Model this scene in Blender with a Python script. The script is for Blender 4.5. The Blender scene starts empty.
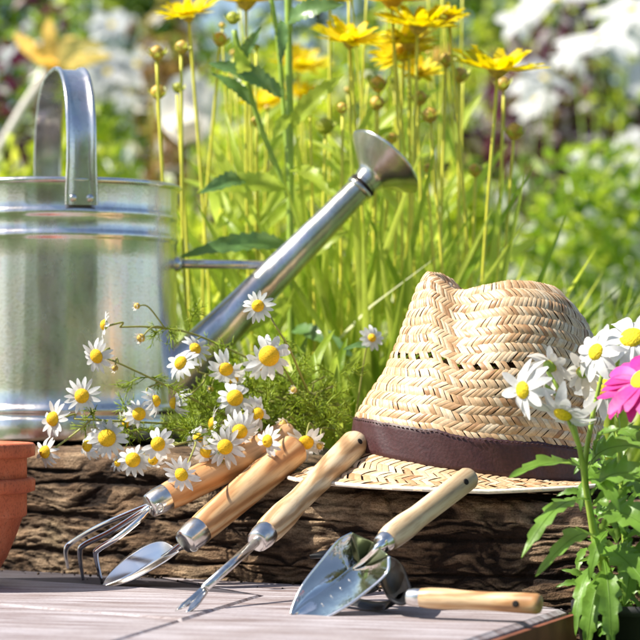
import bpy, math, random
import numpy as np
from mathutils import Vector, Matrix
R = math.radians
random.seed(7); rng = np.random.default_rng(7)
scene = bpy.context.scene
COL = scene.collection
# ------------------------------------------------------------------ camera
F, ZC, Y0 = 2438.0, 0.144, 385.0          # focal length in photo pixels, eye height, horizon row
def P(px, py, d):
    return Vector(((px-320)/F*d, d, ZC-(py-Y0)/F*d))
def G(px, d, z):                            # a point in column px at depth d and height z
    return Vector(((px-320)/F*d, d, z))
cam = bpy.data.cameras.new('camera'); camo = bpy.data.objects.new('camera', cam); COL.objects.link(camo)
camo.location = (0, 0, ZC); camo.rotation_euler = (R(90), 0, 0)
cam.sensor_width = 36; cam.lens = 36*F/640; cam.shift_y = (Y0-320)/640
cam.clip_start = 0.05; cam.clip_end = 300
cam.dof.use_dof = True; cam.dof.focus_distance = 1.69; cam.dof.aperture_fstop = 11.5; cam.dof.aperture_blades = 0
scene.camera = camo
scene.view_settings.view_transform = 'Standard'; scene.view_settings.look = 'None'
scene.view_settings.exposure = 0; scene.view_settings.gamma = 1
# ------------------------------------------------------------------ light
EL, AZ = 50, -96
w = bpy.data.worlds.new('World'); scene.world = w; w.use_nodes = True
nt = w.node_tree; sky = nt.nodes.new('ShaderNodeTexSky'); sky.sky_type = 'NISHITA'; sky.sun_disc = False
sky.sun_elevation = R(EL); sky.sun_rotation = R(AZ)
nt.links.new(sky.outputs[0], nt.nodes['Background'].inputs[0]); nt.nodes['Background'].inputs[1].default_value = 0.17
sl = bpy.data.lights.new('sun', 'SUN'); sl.energy = 8.5; sl.angle = R(0.5); sl.color = (1, 0.94, 0.82)
so = bpy.data.objects.new('sun', sl); COL.objects.link(so)
sd = Vector((math.sin(R(AZ))*math.cos(R(EL)), math.cos(R(AZ))*math.cos(R(EL)), math.sin(R(EL))))
so.rotation_euler = sd.to_track_quat('Z', 'Y').to_euler(); so.location = sd*5
scene.cycles.max_bounces = 5; scene.cycles.diffuse_bounces = 2; scene.cycles.glossy_bounces = 3; scene.cycles.transmission_bounces = 4
# ------------------------------------------------------------------ materials
def newmat(name):
    m = bpy.data.materials.new(name); m.use_nodes = True
    n = m.node_tree; b = n.nodes['Principled BSDF']; return m, n, b
def tex(n, kind, **kw):
    t = n.nodes.new(kind)
    for k, v in kw.items():
        if k in t.inputs: t.inputs[k].default_value = v
        else: setattr(t, k, v)
    return t
def coords(n, scale=(1, 1, 1), rot=(0, 0, 0)):
    c = n.nodes.new('ShaderNodeTexCoord'); mp = n.nodes.new('ShaderNodeMapping')
    mp.inputs['Scale'].default_value = scale; mp.inputs['Rotation'].default_value = rot
    n.links.new(c.outputs['Object'], mp.inputs['Vector']); return mp.outputs[0]
def ramp(n, src, stops):
    r = n.nodes.new('ShaderNodeValToRGB'); e = r.color_ramp.elements
    while len(e) < len(stops): e.new(0.5)
    for el, (p, c) in zip(e, stops): el.position = p; el.color = (*c, 1) if len(c) == 3 else c
    n.links.new(src, r.inputs[0]); return r.outputs[0]
def bump(n, b, src, strength=0.3, dist=0.001):
    bp = n.nodes.new('ShaderNodeBump'); bp.inputs['Strength'].default_value = strength; bp.inputs['Distance'].default_value = dist
    n.links.new(src, bp.inputs['Height']); n.links.new(bp.outputs[0], b.inputs['Normal'])
def mixc(n, a, b_, f, mode='MIX'):
    m = n.nodes.new('ShaderNodeMix'); m.data_type = 'RGBA'; m.blend_type = mode
    for sock, v in ((m.inputs[0], f), (m.inputs[6], a), (m.inputs[7], b_)):
        if isinstance(v, (int, float)): sock.default_value = v
        elif isinstance(v, tuple): sock.default_value = (*v, 1)
        else: n.links.new(v, sock)
    return m.outputs[2]
def leafmat(name, c1, c2, c3=None, trans=0.5, rough=0.42, tgain=1.0, spec=0.5, pale=None):
    m, n, b = newmat(name)
    geo = n.nodes.new('ShaderNodeNewGeometry')
    nz = tex(n, 'ShaderNodeTexNoise', Scale=60.0, Detail=3.0); n.links.new(coords(n), nz.inputs['Vector'])
    stops = [(0, c1), (1, c2)] if c3 is None else [(0, c1), (0.5, c2), (0.82, c3)]+([(0.88, pale)] if pale else [])  # pale top stop paints blown-out highlights onto some leaves
    col = ramp(n, geo.outputs['Random Per Island'], stops)
    dk = ramp(n, nz.outputs[0], [(0.3, (0.72,)*3), (0.7, (1.15,)*3)])
    col = mixc(n, col, dk, 1.0, 'MULTIPLY')
    n.links.new(col, b.inputs['Base Color']); b.inputs['Roughness'].default_value = rough
    b.inputs['Specular IOR Level'].default_value = spec
    t = n.nodes.new('ShaderNodeBsdfTranslucent')
    tc = mixc(n, col, (min(1, 1.5*tgain), min(1, 1.55*tgain), 0.35*tgain) if c2[1] > c2[0]*1.1 else (1, 1, 1), 0.0 if c2[1] <= c2[0]*1.1 else 0.12)
    n.links.new(tc, t.inputs[0])
    nb = tex(n, 'ShaderNodeTexNoise', Scale=350.0, Detail=3.0); n.links.new(coords(n), nb.inputs['Vector']); bump(n, b, nb.outputs[0], 0.35, 0.0006)
    ms = n.nodes.new('ShaderNodeMixShader'); ms.inputs[0].default_value = trans
    n.links.new(b.outputs[0], ms.inputs[1]); n.links.new(t.outputs[0], ms.inputs[2])
    n.links.new(ms.outputs[0], n.nodes['Material Output'].inputs[0]); return m
def plain(name, c, rough=0.5, metal=0.0, var=0.12, scale=80.0, bmp=0.0):
    m, n, b = newmat(name)
    nz = tex(n, 'ShaderNodeTexNoise', Scale=scale, Detail=5.0); n.links.new(coords(n), nz.inputs['Vector'])
    col = ramp(n, nz.outputs[0], [(0.3, tuple(x*(1-var) for x in c)), (0.7, tuple(min(1, x*(1+var)) for x in c))])
    n.links.new(col, b.inputs['Base Color']); b.inputs['Roughness'].default_value = rough; b.inputs['Metallic'].default_value = metal
    if bmp: bump(n, b, nz.outputs[0], bmp)
    return m
def galv(name, base=0.78, r0=0.17, r1=0.33, tint=(1, 1, 1)):
    m, n, b = newmat(name)
    v = tex(n, 'ShaderNodeTexVoronoi', Scale=120.0); n.links.new(coords(n, (1, 1, 0.7)), v.inputs['Vector'])
    n1 = tex(n, 'ShaderNodeTexNoise', Scale=22.0, Detail=6.0, Roughness=0.65); n.links.new(coords(n, (1, 1, 0.5)), n1.inputs['Vector'])
    n2 = tex(n, 'ShaderNodeTexNoise', Scale=420.0, Detail=4.0); n.links.new(coords(n), n2.inputs['Vector'])
    n3 = tex(n, 'ShaderNodeTexNoise', Scale=30.0, Detail=2.0); n.links.new(coords(n, (1, 1, 0.06)), n3.inputs['Vector'])
    c = ramp(n, n1.outputs[0], [(0.25, tuple(base*0.72*t for t in tint)), (0.5, tuple(base*t for t in tint)), (0.75, tuple(min(1, base*1.2)*t for t in tint))])
    c = mixc(n, c, v.outputs['Color'], 0.05); 
    sp = ramp(n, n2.outputs[0], [(0.58, (1, 1, 1)), (0.7, (0.62, 0.62, 0.6))]); c = mixc(n, c, sp, 0.5, 'MULTIPLY')
    st = ramp(n, n3.outputs[0], [(0.35, (0.62, 0.62, 0.56)), (0.5, (1, 1, 1)), (0.7, (1.08, 1.06, 1.02))]); c = mixc(n, c, st, 0.8, 'MULTIPLY')
    n.links.new(c, b.inputs['Base Color']); b.inputs['Metallic'].default_value = 0.95
    rr = ramp(n, n1.outputs[0], [(0.3, (r0,)*3), (0.75, (r1,)*3)]); n.links.new(rr, b.inputs['Roughness'])
    ad = n.nodes.new('ShaderNodeMath'); ad.operation = 'MULTIPLY_ADD'; n.links.new(n3.outputs[0], ad.inputs[0]); ad.inputs[1].default_value = 40; n.links.new(n2.outputs[0], ad.inputs[2])
    bump(n, b, ad.outputs[0], 0.10, 0.0008); return m
def woodmat(name, c1, c2, c3, axis, ring=55.0, rough=0.42):
    """turned wood: growth rings stretched along the handle's own axis"""
    m, n, b = newmat(name)
    q = Vector(axis).normalized().rotation_difference(Vector((0, 0, 1))).to_euler()
    co = coords(n, (1, 1, 0.13), tuple(q))
    # rotate first, then squash: two mappings
    mp2 = n.nodes.new('ShaderNodeMapping'); mp2.inputs['Scale'].default_value = (1, 1, 0.12)
    src = co.node; src.inputs['Scale'].default_value = (1, 1, 1); n.links.new(co, mp2.inputs['Vector'])
    nz = tex(n, 'ShaderNodeTexNoise', Scale=70.0, Detail=3.0, Distortion=0.6); n.links.new(mp2.outputs[0], nz.inputs['Vector'])
    wv = tex(n, 'ShaderNodeTexWave', Scale=ring, Distortion=5.0, Detail=2.0, wave_type='RINGS', rings_direction='X')
    wv.inputs['Detail Scale'].default_value = 1.2
    n.links.new(mp2.outputs[0], wv.inputs['Vector'])
    fine = tex(n, 'ShaderNodeTexNoise', Scale=600.0, Detail=3.0); n.links.new(mp2.outputs[0], fine.inputs['Vector'])
    c = ramp(n, wv.outputs[0], [(0.0, tuple(x*.8 for x in c1)), (0.22, c1), (0.5, c2), (1.0, c3)])
    c = mixc(n, c, ramp(n, nz.outputs[0], [(0.3, (0.8, 0.76, 0.7)), (0.7, (1.1, 1.08, 1.05))]), 1.0, 'MULTIPLY')
    c = mixc(n, c, ramp(n, fine.outputs[0], [(0.36, (0.76, 0.68, 0.6)), (0.5, (1, 1, 1))]), 0.6, 'MULTIPLY')
    n.links.new(c, b.inputs['Base Color']); b.inputs['Roughness'].default_value = rough
    bump(n, b, fine.outputs[0], 0.15, 0.0004); return m
M = {}
M['galv'] = galv('galvanised steel', tint=(1, 0.96, 0.93))
M['galv_dark'] = galv('galvanised steel inside', 0.5, 0.35, 0.6)
M['rivet'] = plain('rivet metal', (0.7, 0.68, 0.66), 0.3, 1.0)
M['copper'] = plain('copper red band', (0.62, 0.2, 0.1), 0.4, 0.5)
M['chrome'] = plain('polished steel', (0.94, 0.91, 0.87), 0.14, 1.0, 0.05, 40)
M['brushed'] = plain('brushed steel', (0.76, 0.73, 0.69), 0.26, 1.0, 0.15, 200, 0.1)
M['olive_shade'] = plain('olive hollow shade', (0.16, 0.19, 0.1), 0.3, 0.7, 0.2, 60)
M['steel_sheet'] = plain('bright rolled steel', (0.93, 0.89, 0.83), 0.07, 1.0, 0.06, 45, 1.0)
M['black_steel'] = plain('black polished steel', (0.008, 0.008, 0.009), 0.32, 0.0, 0.2, 60)
M['dark_hole'] = plain('dark hole', (0.015, 0.01, 0.008), 0.9)
M['terracotta'] = plain('terracotta', (0.52, 0.12, 0.045), 0.68, 0, 0.2, 110, 0.4)
M['petal_white'] = leafmat('white petal', (0.82, 0.82, 0.82), (0.88, 0.88, 0.88), trans=0.35, rough=0.6)
M['petal_cream'] = leafmat('cream petal', (0.86, 0.8, 0.72), (0.88, 0.86, 0.83), trans=0.4, rough=0.6)
M['petal_yellow'] = leafmat('yellow petal', (0.96, 0.74, 0.0), (0.98, 0.86, 0.01), trans=0.5, rough=0.55)
M['petal_pink'] = leafmat('magenta petal', (0.78, 0.03, 0.34), (0.9, 0.1, 0.5), trans=0.4, rough=0.5)
M['petal_orange'] = leafmat('orange petal', (0.95, 0.52, 0.08), (0.98, 0.76, 0.25), trans=0.55, rough=0.5)
M['petal_blush'] = leafmat('blush petal', (0.96, 0.86, 0.82), (0.97, 0.93, 0.92), trans=0.55)
M['disc'] = plain('yellow flower disc', (0.86, 0.5, 0.005), 0.75, 0, 0.22, 1100, 0.7)
M['disc_lemon'] = plain('lemon flower disc', (0.85, 0.62, 0.01), 0.75, 0, 0.25, 700, 1.0)
M['bud'] = plain('bronze bud', (0.62, 0.4, 0.07), 0.5, 0, 0.4, 260, 0.6)
M['calyx'] = leafmat('calyx green', (0.55, 0.6, 0.08), (0.7, 0.72, 0.12), trans=0.35)
M['stem_yellow'] = plain('yellow green stem', (0.74, 0.7, 0.07), 0.5, 0, 0.15)
M['stem_green'] = plain('green stem', (0.32, 0.46, 0.06), 0.45, 0, 0.2)
M['stem_brown'] = plain('olive stem', (0.3, 0.3, 0.07), 0.5, 0, 0.25)
M['fern'] = leafmat('feathery leaf', (0.3, 0.44, 0.03), (0.5, 0.62, 0.05), trans=0.45)
M['leaf_aster'] = leafmat('aster leaf', (0.1, 0.22, 0.08), (0.2, 0.36, 0.1), trans=0.4, rough=0.3, spec=0.7)
M['leaf_bright'] = leafmat('bright leaf', (0.3, 0.48, 0.02), (0.78, 0.88, 0.12), trans=0.62)
M['leaf_mum'] = leafmat('broad green leaf', (0.14, 0.32, 0.04), (0.26, 0.46, 0.06), trans=0.45, rough=0.4, spec=0.6)
M['grass'] = leafmat('meadow grass', (0.12, 0.26, 0.01), (0.62, 0.76, 0.03), (0.92, 0.94, 0.14), trans=0.62, rough=0.32, pale=(0.92, 0.93, 0.65))
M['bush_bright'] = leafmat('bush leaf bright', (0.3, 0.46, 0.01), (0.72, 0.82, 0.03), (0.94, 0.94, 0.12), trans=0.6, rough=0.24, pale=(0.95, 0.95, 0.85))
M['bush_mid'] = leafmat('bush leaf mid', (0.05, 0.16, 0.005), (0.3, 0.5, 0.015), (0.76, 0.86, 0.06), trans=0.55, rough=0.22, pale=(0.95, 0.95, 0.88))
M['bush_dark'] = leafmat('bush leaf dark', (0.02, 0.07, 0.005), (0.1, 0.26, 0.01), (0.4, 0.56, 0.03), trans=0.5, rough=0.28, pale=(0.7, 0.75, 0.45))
M['bush_purple'] = leafmat('purple leaf', (0.08, 0.008, 0.035), (0.22, 0.03, 0.09), (0.28, 0.3, 0.04), trans=0.45, rough=0.32, pale=(0.85, 0.75, 0.78))
M['bush_tan'] = leafmat('dry tan leaf', (0.13, 0.06, 0.02), (0.44, 0.26, 0.08), (0.6, 0.58, 0.1), trans=0.45, rough=0.45, pale=(0.9, 0.84, 0.78))
M['bark'] = plain('twig bark', (0.13, 0.08, 0.04), 0.8, 0, 0.3, 80, 0.4)
M['cane'] = plain('pale cane', (0.6, 0.56, 0.5), 0.6)
M['leather'] = plain('brown hat band', (0.06, 0.02, 0.022), 0.5, 0, 0.25, 500, 0.3)
M['stitch'] = plain('stitching thread', (0.05, 0.018, 0.014), 0.7)
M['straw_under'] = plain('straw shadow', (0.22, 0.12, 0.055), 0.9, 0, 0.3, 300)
_m, _n, _b = newmat('terracotta weathered')
_n1 = tex(_n, 'ShaderNodeTexNoise', Scale=34.0, Detail=7.0, Roughness=0.7); _n.links.new(coords(_n), _n1.inputs['Vector'])
_n2 = tex(_n, 'ShaderNodeTexNoise', Scale=500.0, Detail=3.0); _n.links.new(coords(_n), _n2.inputs['Vector'])
_c = ramp(_n, _n1.outputs[0], [(0.3, (0.36, 0.075, 0.03)), (0.5, (0.52, 0.12, 0.045)), (0.62, (0.58, 0.17, 0.08)), (0.72, (0.68, 0.36, 0.25))])
_c = mixc(_n, _c, ramp(_n, _n2.outputs[0], [(0.33, (0.6, 0.55, 0.5)), (0.48, (1, 1, 1))]), 0.8, 'MULTIPLY')
_n.links.new(_c, _b.inputs['Base Color']); _b.inputs['Roughness'].default_value = 0.7; bump(_n, _b, _n2.outputs[0], 0.5, 0.0008); M['terracotta'] = _m
M['black_steel'].node_tree.nodes['Principled BSDF'].inputs['Specular IOR Level'].default_value = 0.25
M['pot_black'] = plain('dark plastic pot', (0.02, 0.02, 0.022), 0.5)
M['soil'] = plain('potting soil', (0.05, 0.03, 0.018), 0.95, 0, 0.5, 200, 1.0)
def strawmat():
    m, n, b = newmat('straw')
    geo = n.nodes.new('ShaderNodeNewGeometry')
    col = ramp(n, geo.outputs['Random Per Island'], [(0, (0.4, 0.21, 0.1)), (0.2, (0.58, 0.36, 0.19)), (0.5, (0.69, 0.48, 0.29)), (0.8, (0.76, 0.57, 0.38)), (1, (0.82, 0.68, 0.5))])
    nz = tex(n, 'ShaderNodeTexNoise', Scale=500.0, Detail=3.0); n.links.new(coords(n), nz.inputs['Vector'])
    col = mixc(n, col, ramp(n, nz.outputs[0], [(0.3, (0.82, 0.78, 0.72)), (0.65, (1.06, 1.05, 1.03))]), 1.0, 'MULTIPLY')
    n.links.new(col, b.inputs['Base Color']); b.inputs['Roughness'].default_value = 0.42
    bump(n, b, nz.outputs[0], 0.2, 0.0005); return m
M['straw'] = strawmat()
M['straw_edge'] = plain('straw edge', (0.9, 0.8, 0.66), 0.6, 0, 0.1, 300, 0.3)
def logmat():
    m, n, b = newmat('weathered log')
    at = n.nodes.new('ShaderNodeAttribute'); at.attribute_name = 'relief'
    co = coords(n, (1, 1, 1), (0, 0, R(33)))
    mp2 = n.nodes.new('ShaderNodeMapping'); mp2.inputs['Scale'].default_value = (0.16, 1, 1); n.links.new(co, mp2.inputs['Vector'])
    n1 = tex(n, 'ShaderNodeTexNoise', Scale=160.0, Detail=8.0, Roughness=0.7, Distortion=0.4); n.links.new(mp2.outputs[0], n1.inputs['Vector'])
    n2 = tex(n, 'ShaderNodeTexNoise', Scale=18.0, Detail=5.0); n.links.new(co, n2.inputs['Vector'])
    n3 = tex(n, 'ShaderNodeTexNoise', Scale=700.0, Detail=4.0); n.links.new(co, n3.inputs['Vector'])
    base = ramp(n, n2.outputs[0], [(0.3, (0.12, 0.075, 0.045)), (0.48, (0.19, 0.13, 0.085)), (0.62, (0.33, 0.255, 0.18)), (0.78, (0.24, 0.2, 0.125))])
    base = mixc(n, base, ramp(n, n1.outputs[0], [(0.34, (0.16, 0.12, 0.09)), (0.46, (0.75, 0.71, 0.67)), (0.54, (1.05, 1.0, 0.96)), (0.66, (1.7, 1.62, 1.5))]), 1.0, 'MULTIPLY')
    base = mixc(n, base, ramp(n, n3.outputs[0], [(0.35, (0.6, 0.56, 0.5)), (0.6, (1.1, 1.1, 1.1))]), 0.8, 'MULTIPLY')
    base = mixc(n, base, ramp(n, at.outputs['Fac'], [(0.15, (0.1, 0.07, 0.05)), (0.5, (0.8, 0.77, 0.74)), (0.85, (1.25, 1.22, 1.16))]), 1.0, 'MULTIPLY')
    n.links.new(base, b.inputs['Base Color']); b.inputs['Roughness'].default_value = 0.85; b.inputs['Specular IOR Level'].default_value = 0.25
    ad = n.nodes.new('ShaderNodeMath'); ad.operation = 'MULTIPLY_ADD'; n.links.new(n1.outputs[0], ad.inputs[0]); ad.inputs[1].default_value = 2.0; n.links.new(n3.outputs[0], ad.inputs[2])
    bump(n, b, ad.outputs[0], 0.8, 0.0016); return m
M['log'] = logmat()
def deckmat(name, dark=1.0, tint=(1, 1, 1)):
    m, n, b = newmat(name)
    co = coords(n, (1, 1, 1), (0, 0, R(14)))
    mp2 = n.nodes.new('ShaderNodeMapping'); mp2.inputs['Scale'].default_value = (0.1, 1, 1); n.links.new(co, mp2.inputs['Vector'])
    n1 = tex(n, 'ShaderNodeTexNoise', Scale=90.0, Detail=9.0, Roughness=0.68, Distortion=0.3); n.links.new(mp2.outputs[0], n1.inputs['Vector'])
    n2 = tex(n, 'ShaderNodeTexNoise', Scale=16.0, Detail=5.0); n.links.new(co, n2.inputs['Vector'])
    n3 = tex(n, 'ShaderNodeTexNoise', Scale=420.0, Detail=4.0); n.links.new(co, n3.inputs['Vector'])
    c = ramp(n, n1.outputs[0], [(0.3, (0.12, 0.08, 0.07)), (0.4, (0.3, 0.24, 0.24)), (0.52, (0.48, 0.44, 0.46)), (0.68, (0.64, 0.62, 0.66))])
    c = mixc(n, c, ramp(n, n2.outputs[0], [(0.3, (0.86, 0.8, 0.78)), (0.7, (1.06, 1.06, 1.1))]), 1.0, 'MULTIPLY')
    c = mixc(n, c, ramp(n, n3.outputs[0], [(0.34, (0.7, 0.66, 0.64)), (0.5, (1, 1, 1))]), 0.7, 'MULTIPLY')
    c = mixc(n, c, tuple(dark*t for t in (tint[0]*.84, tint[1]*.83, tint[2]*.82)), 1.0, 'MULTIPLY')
    n.links.new(c, b.inputs['Base Color']); b.inputs['Roughness'].default_value = 0.6
    bump(n, b, n1.outputs[0], 0.9, 0.0022); return m
M['deck'] = deckmat('weathered lilac grey boards')
M['strip'] = deckmat('dark grey gap shade', 0.22, (0.95, 0.97, 1.1))
M['fascia'] = plain('red brown timber edge', (0.19, 0.062, 0.032), 0.6, 0, 0.35, 40, 0.4)
M['ground'] = plain('lawn soil', (0.07, 0.12, 0.03), 0.95, 0, 0.5, 6, 0.5)
# ------------------------------------------------------------------ mesh builder
class MB:
    def __init__(s): s.v = []; s.f = []; s.n = 0
    def add(s, vs, fs):
        b = s.n; s.v.extend([tuple(x) for x in vs]); s.f.extend([tuple(i+b for i in f) for f in fs]); s.n += len(vs)
    def grid(s, pts, closed_u=False):             # pts[i][j]
        nu, nv = len(pts), len(pts[0]); vs = [p for r in pts for p in r]; fs = []
        for i in range(nu if closed_u else nu-1):
            for j in range(nv-1):
                a, b_ = i*nv+j, ((i+1) % nu)*nv+j; fs.append((a, b_, b_+1, a+1))
        s.add(vs, fs)
    def tube(s, pts, rad, sides=8, cap=True):
        pts = [Vector(p) for p in pts]; n = len(pts)
        if not hasattr(rad, '__len__'): rad = [rad]*n
        vs = []; up = None
        for i, p in enumerate(pts):
            t = (pts[min(i+1, n-1)]-pts[max(i-1, 0)]).normalized()
            if up is None: up = Vector((0, 0, 1)) if abs(t.z) < 0.9 else Vector((1, 0, 0))
            x = t.cross(up).normalized(); y = x.cross(t).normalized(); up = y
            for k in range(sides):
                a = 2*math.pi*k/sides; vs.append(p+(x*math.cos(a)+y*math.sin(a))*rad[i])
        fs = [(i*sides+k, i*sides+(k+1) % sides, (i+1)*sides+(k+1) % sides, (i+1)*sides+k) for i in range(n-1) for k in range(sides)]
        if cap: fs.append(tuple(range(sides))[::-1]); fs.append(tuple((n-1)*sides+k for k in range(sides)))
        s.add(vs, fs)
    def lathe(s, prof, A, axis, sides=48, closed=False):
        """prof: (distance along axis from A, radius)"""
        A = Vector(A); ax = Vector(axis).normalized(); u = ax.orthogonal().normalized(); v = ax.cross(u)
        vs = []
        for h, r in prof:
            for k in range(sides):
                a = 2*math.pi*k/sides; vs.append(A+ax*h+(u*math.cos(a)+v*math.sin(a))*r)
        n = len(prof)
        fs = [(i*sides+k, i*sides+(k+1) % sides, (i+1)*sides+(k+1) % sides, (i+1)*sides+k) for i in range(n-1) for k in range(sides)]
        s.add(vs, fs)
    def build(s, name, mat, parent=None, smooth=True, root=None):
        me = bpy.data.meshes.new(name); o = bpy.data.objects.new(name, me); COL.objects.link(o)
        V = np.array(s.v, dtype=np.float64)
        if parent is not None:
            r = parent
            while r.parent: r = r.parent
            V = V-np.array(r.location)
            o.parent = parent
        me.from_pydata(V.tolist(), [], s.f)
        me.materials.append(M[mat] if isinstance(mat, str) else mat)
        if smooth: me.polygons.foreach_set('use_smooth', [True]*len(me.polygons))
        me.update(); return o
def npmesh(name, V, FQ, mat, parent=None, smooth=True):
    me = bpy.data.meshes.new(name); o = bpy.data.objects.new(name, me); COL.objects.link(o)
    V = np.asarray(V, dtype=np.float32).copy()
    if parent is not None:
        r = parent
        while r.parent: r = r.parent
        V -= np.array(r.location, dtype=np.float32); o.parent = parent
    k = FQ.shape[1]; me.vertices.add(len(V)); me.vertices.foreach_set('co', V.ravel())
    me.loops.add(FQ.size); me.loops.foreach_set('vertex_index', FQ.ravel().astype(np.int32))
    me.polygons.add(len(FQ)); me.polygons.foreach_set('loop_start', np.arange(0, FQ.size, k, dtype=np.int32))
    me.polygons.foreach_set('use_smooth', np.full(len(FQ), smooth))
    me.materials.append(M[mat] if isinstance(mat, str) else mat); me.update(calc_edges=True); return o
def tag(o, label=None, cat=None, group=None, kind=None):
    if label: o['label'] = label
    if cat: o['category'] = cat
    if group: o['group'] = group
    if kind: o['kind'] = kind
    return o
def thing(name, loc, label, cat, group=None):
    o = bpy.data.objects.new(name, None); COL.objects.link(o); o.location = Vector(loc); o.empty_display_size = 0.02
    bpy.context.view_layer.update() if False else None
    return tag(o, label, cat, group)
def bez(pts, n=12):
    """Catmull-Rom through points"""
    pts = [Vector(p) for p in pts]
    if len(pts) == 2: return [pts[0].lerp(pts[1], i/n) for i in range(n+1)]
    out = []; Q = [pts[0]*2-pts[1]]+pts+[pts[-1]*2-pts[-2]]
    for i in range(1, len(Q)-2):
        for k in range(n):
            t = k/n; a, b, c, d = Q[i-1], Q[i], Q[i+1], Q[i+2]
            out.append(0.5*((2*b)+(c-a)*t+(2*a-5*b+4*c-d)*t*t+(3*b-a-3*c+d)*t**3))
    out.append(pts[-1]); return out
def frame(axis, up=Vector((0, 0, 1))):
    z = Vector(axis).normalized(); x = up.cross(z)
    if x.length < 1e-3: x = Vector((1, 0, 0))
    x.normalize(); y = z.cross(x); return x, y, z
# numpy value noise --------------------------------------------------
def _h(ix, iy, seed):
    n = (ix.astype(np.int64)*374761393+iy.astype(np.int64)*668265263+seed*144665) & 0x7fffffff
    n = ((n ^ (n >> 13))*1274126177) & 0x7fffffff
    return ((n ^ (n >> 16)) & 0xffff)/65535.0
def vnoise(x, y, seed=0):
    ix, iy = np.floor(x), np.floor(y); fx, fy = x-ix, y-iy
    fx = fx*fx*(3-2*fx); fy = fy*fy*(3-2*fy)
    a, b, c, d = _h(ix, iy, seed), _h(ix+1, iy, seed), _h(ix, iy+1, seed), _h(ix+1, iy+1, seed)
    return (a*(1-fx)+b*fx)*(1-fy)+(c*(1-fx)+d*fx)*fy
def fbm(x, y, seed=0, o=4, g=0.5):
    s = 0; a = 1; t = 0
    for i in range(o): s = s+a*vnoise(x, y, seed+i*17); t += a; a *= g; x = x*2.03+5.1; y = y*2.03+3.7
    return s/t
# ================================================================== SETTING
U = Vector((math.cos(R(-33)), math.sin(R(-33)), 0)); NB = Vector((-U.y, U.x, 0))   # along the log, and its back direction
L0 = Vector((-0.25, 1.92, 0))
GZ = -0.06
g = MB(); g.add([(-60, -60, GZ), (60, -60, GZ), (60, 90, GZ), (-60, 90, GZ)], [(0, 1, 2, 3)])
tag(g.build('ground', 'ground', smooth=False), kind='structure')
# deck boards ---------------------------------------------------------
def deckpt(px, py, z=0.0):
    d = (ZC-z)*F/(py-Y0); return Vector(((px-320)/F*d, d, z))
deck = thing('garden_deck', (0, 1.5, 0), 'weathered lilac grey wooden deck boards in front of the log', 'decking')
def board(poly, mat, name, z=0.0, h=0.055, gap=0.0014, bevel=0.0022):
    c = sum((Vector(p) for p in poly), Vector())/len(poly); top = []; out = []
    n = len(poly)
    # inset polygon
    def inset(d):
        res = []
        for i in range(n):
            a, b_, c_ = Vector(poly[i-1]), Vector(poly[i]), Vector(poly[(i+1) % n])
            e1 = (b_-a).normalized(); e2 = (c_-b_).normalized()
            n1 = Vector((-e1.y, e1.x, 0)); n2 = Vector((-e2.y, e2.x, 0))
            if n1.dot(c-b_) < 0: n1 = -n1
            if n2.dot(c-b_) < 0: n2 = -n2
            bis = (n1+n2); k = d/max(0.3, (bis.length**2)/2); res.append(b_+bis*k)
        return res
    r0 = inset(gap); r1 = inset(gap+bevel)
    vs = [Vector((p.x, p.y, z-h)) for p in r0]+[Vector((p.x, p.y, z-bevel)) for p in r0]+[Vector((p.x, p.y, z)) for p in r1]
    fs = []
    for k in range(2):
        for i in range(n): j = (i+1) % n; fs.append((k*n+i, k*n+j, (k+1)*n+j, (k+1)*n+i))
    fs.append(tuple(range(2*n, 3*n)))
    m = MB(); m.add(vs, fs); return m.build(name, mat, deck, smooth=False)
u2 = (deckpt(184, 619)-deckpt(34, 607)).normalized()          # long seam direction
v2 = (deckpt(249, 599)-deckpt(184, 619)).normalized()         # cross seam direction
A1, B1 = deckpt(34, 607), deckpt(184, 619)
def far(p, d, t): return p+d*t
TL = L0-U*0.30-NB*0.012; TR = L0+U*0.80-NB*0.012
def isect(p, d, q, e):
    den = d.x*e.y-d.y*e.x; t = ((q.x-p.x)*e.y-(q.y-p.y)*e.x)/den; return p+d*t
corner = deckpt(572, 609); rd = (deckpt(475, 640)-corner).normalized()
back0 = deckpt(0, 578); backd = (deckpt(190, 590)-back0).normalized()
# board rows: back board runs along the log, then the front boards meet at the seams
bl = far(back0, backd, -0.25); bm_ = far(back0, backd, 0.20)
logfront = lambda t: L0+U*t-NB*0.004
xB = isect(B1, v2, L0-NB*0.006, U)          # where the cross seam meets the log
xA = isect(A1, u2, back0, backd)
board([A1, B1, isect(B1, v2, back0, backd), far(back0, backd, -0.3), far(A1, v2*-1, 0)+(-u2)*0.35+v2*0.02], 'deck', 'board')
board([isect(B1, v2, back0, backd), B1, far(B1, v2, -0.45), far(B1, v2, -0.45)+u2*0.30, isect(corner, rd, B1, u2)+rd*0.33, corner, isect(corner, U, corner, v2), logfront(0.415), logfront(0.16)], 'deck', 'board')
board([A1, A1-u2*0.35+v2*0.02, A1-u2*0.35-v2*0.5, B1-v2*0.5, B1], 'deck', 'board', z=-0.0005)
board([far(back0, backd, -0.3)+NB*0.0015, isect(B1, v2, back0, backd), logfront(0.16), logfront(-0.32)], 'strip', 'gap_shade_strip', z=-0.001)  # added dark board, stands in for the shaded gap along the log
# red brown timber end face under the right edge
fz = MB(); nrm = Vector((-rd.y, rd.x, 0)); nrm = nrm if nrm.x > 0 else -nrm
a, b_ = corner+nrm*0.0025+rd*-0.002, corner+rd*0.5+nrm*0.0025
vs = []
for q in (a, b_, b_-nrm*0.004, a-nrm*0.004):
    vs += [Vector((q.x, q.y, -0.056)), Vector((q.x, q.y, -0.0035))]
fz.add(vs, [(0, 2, 3, 1), (2, 4, 5, 3), (4, 6, 7, 5), (6, 0, 1, 7), (1, 3, 5, 7)]); fz.build('fascia_board', 'fascia', deck, smooth=False)
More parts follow.
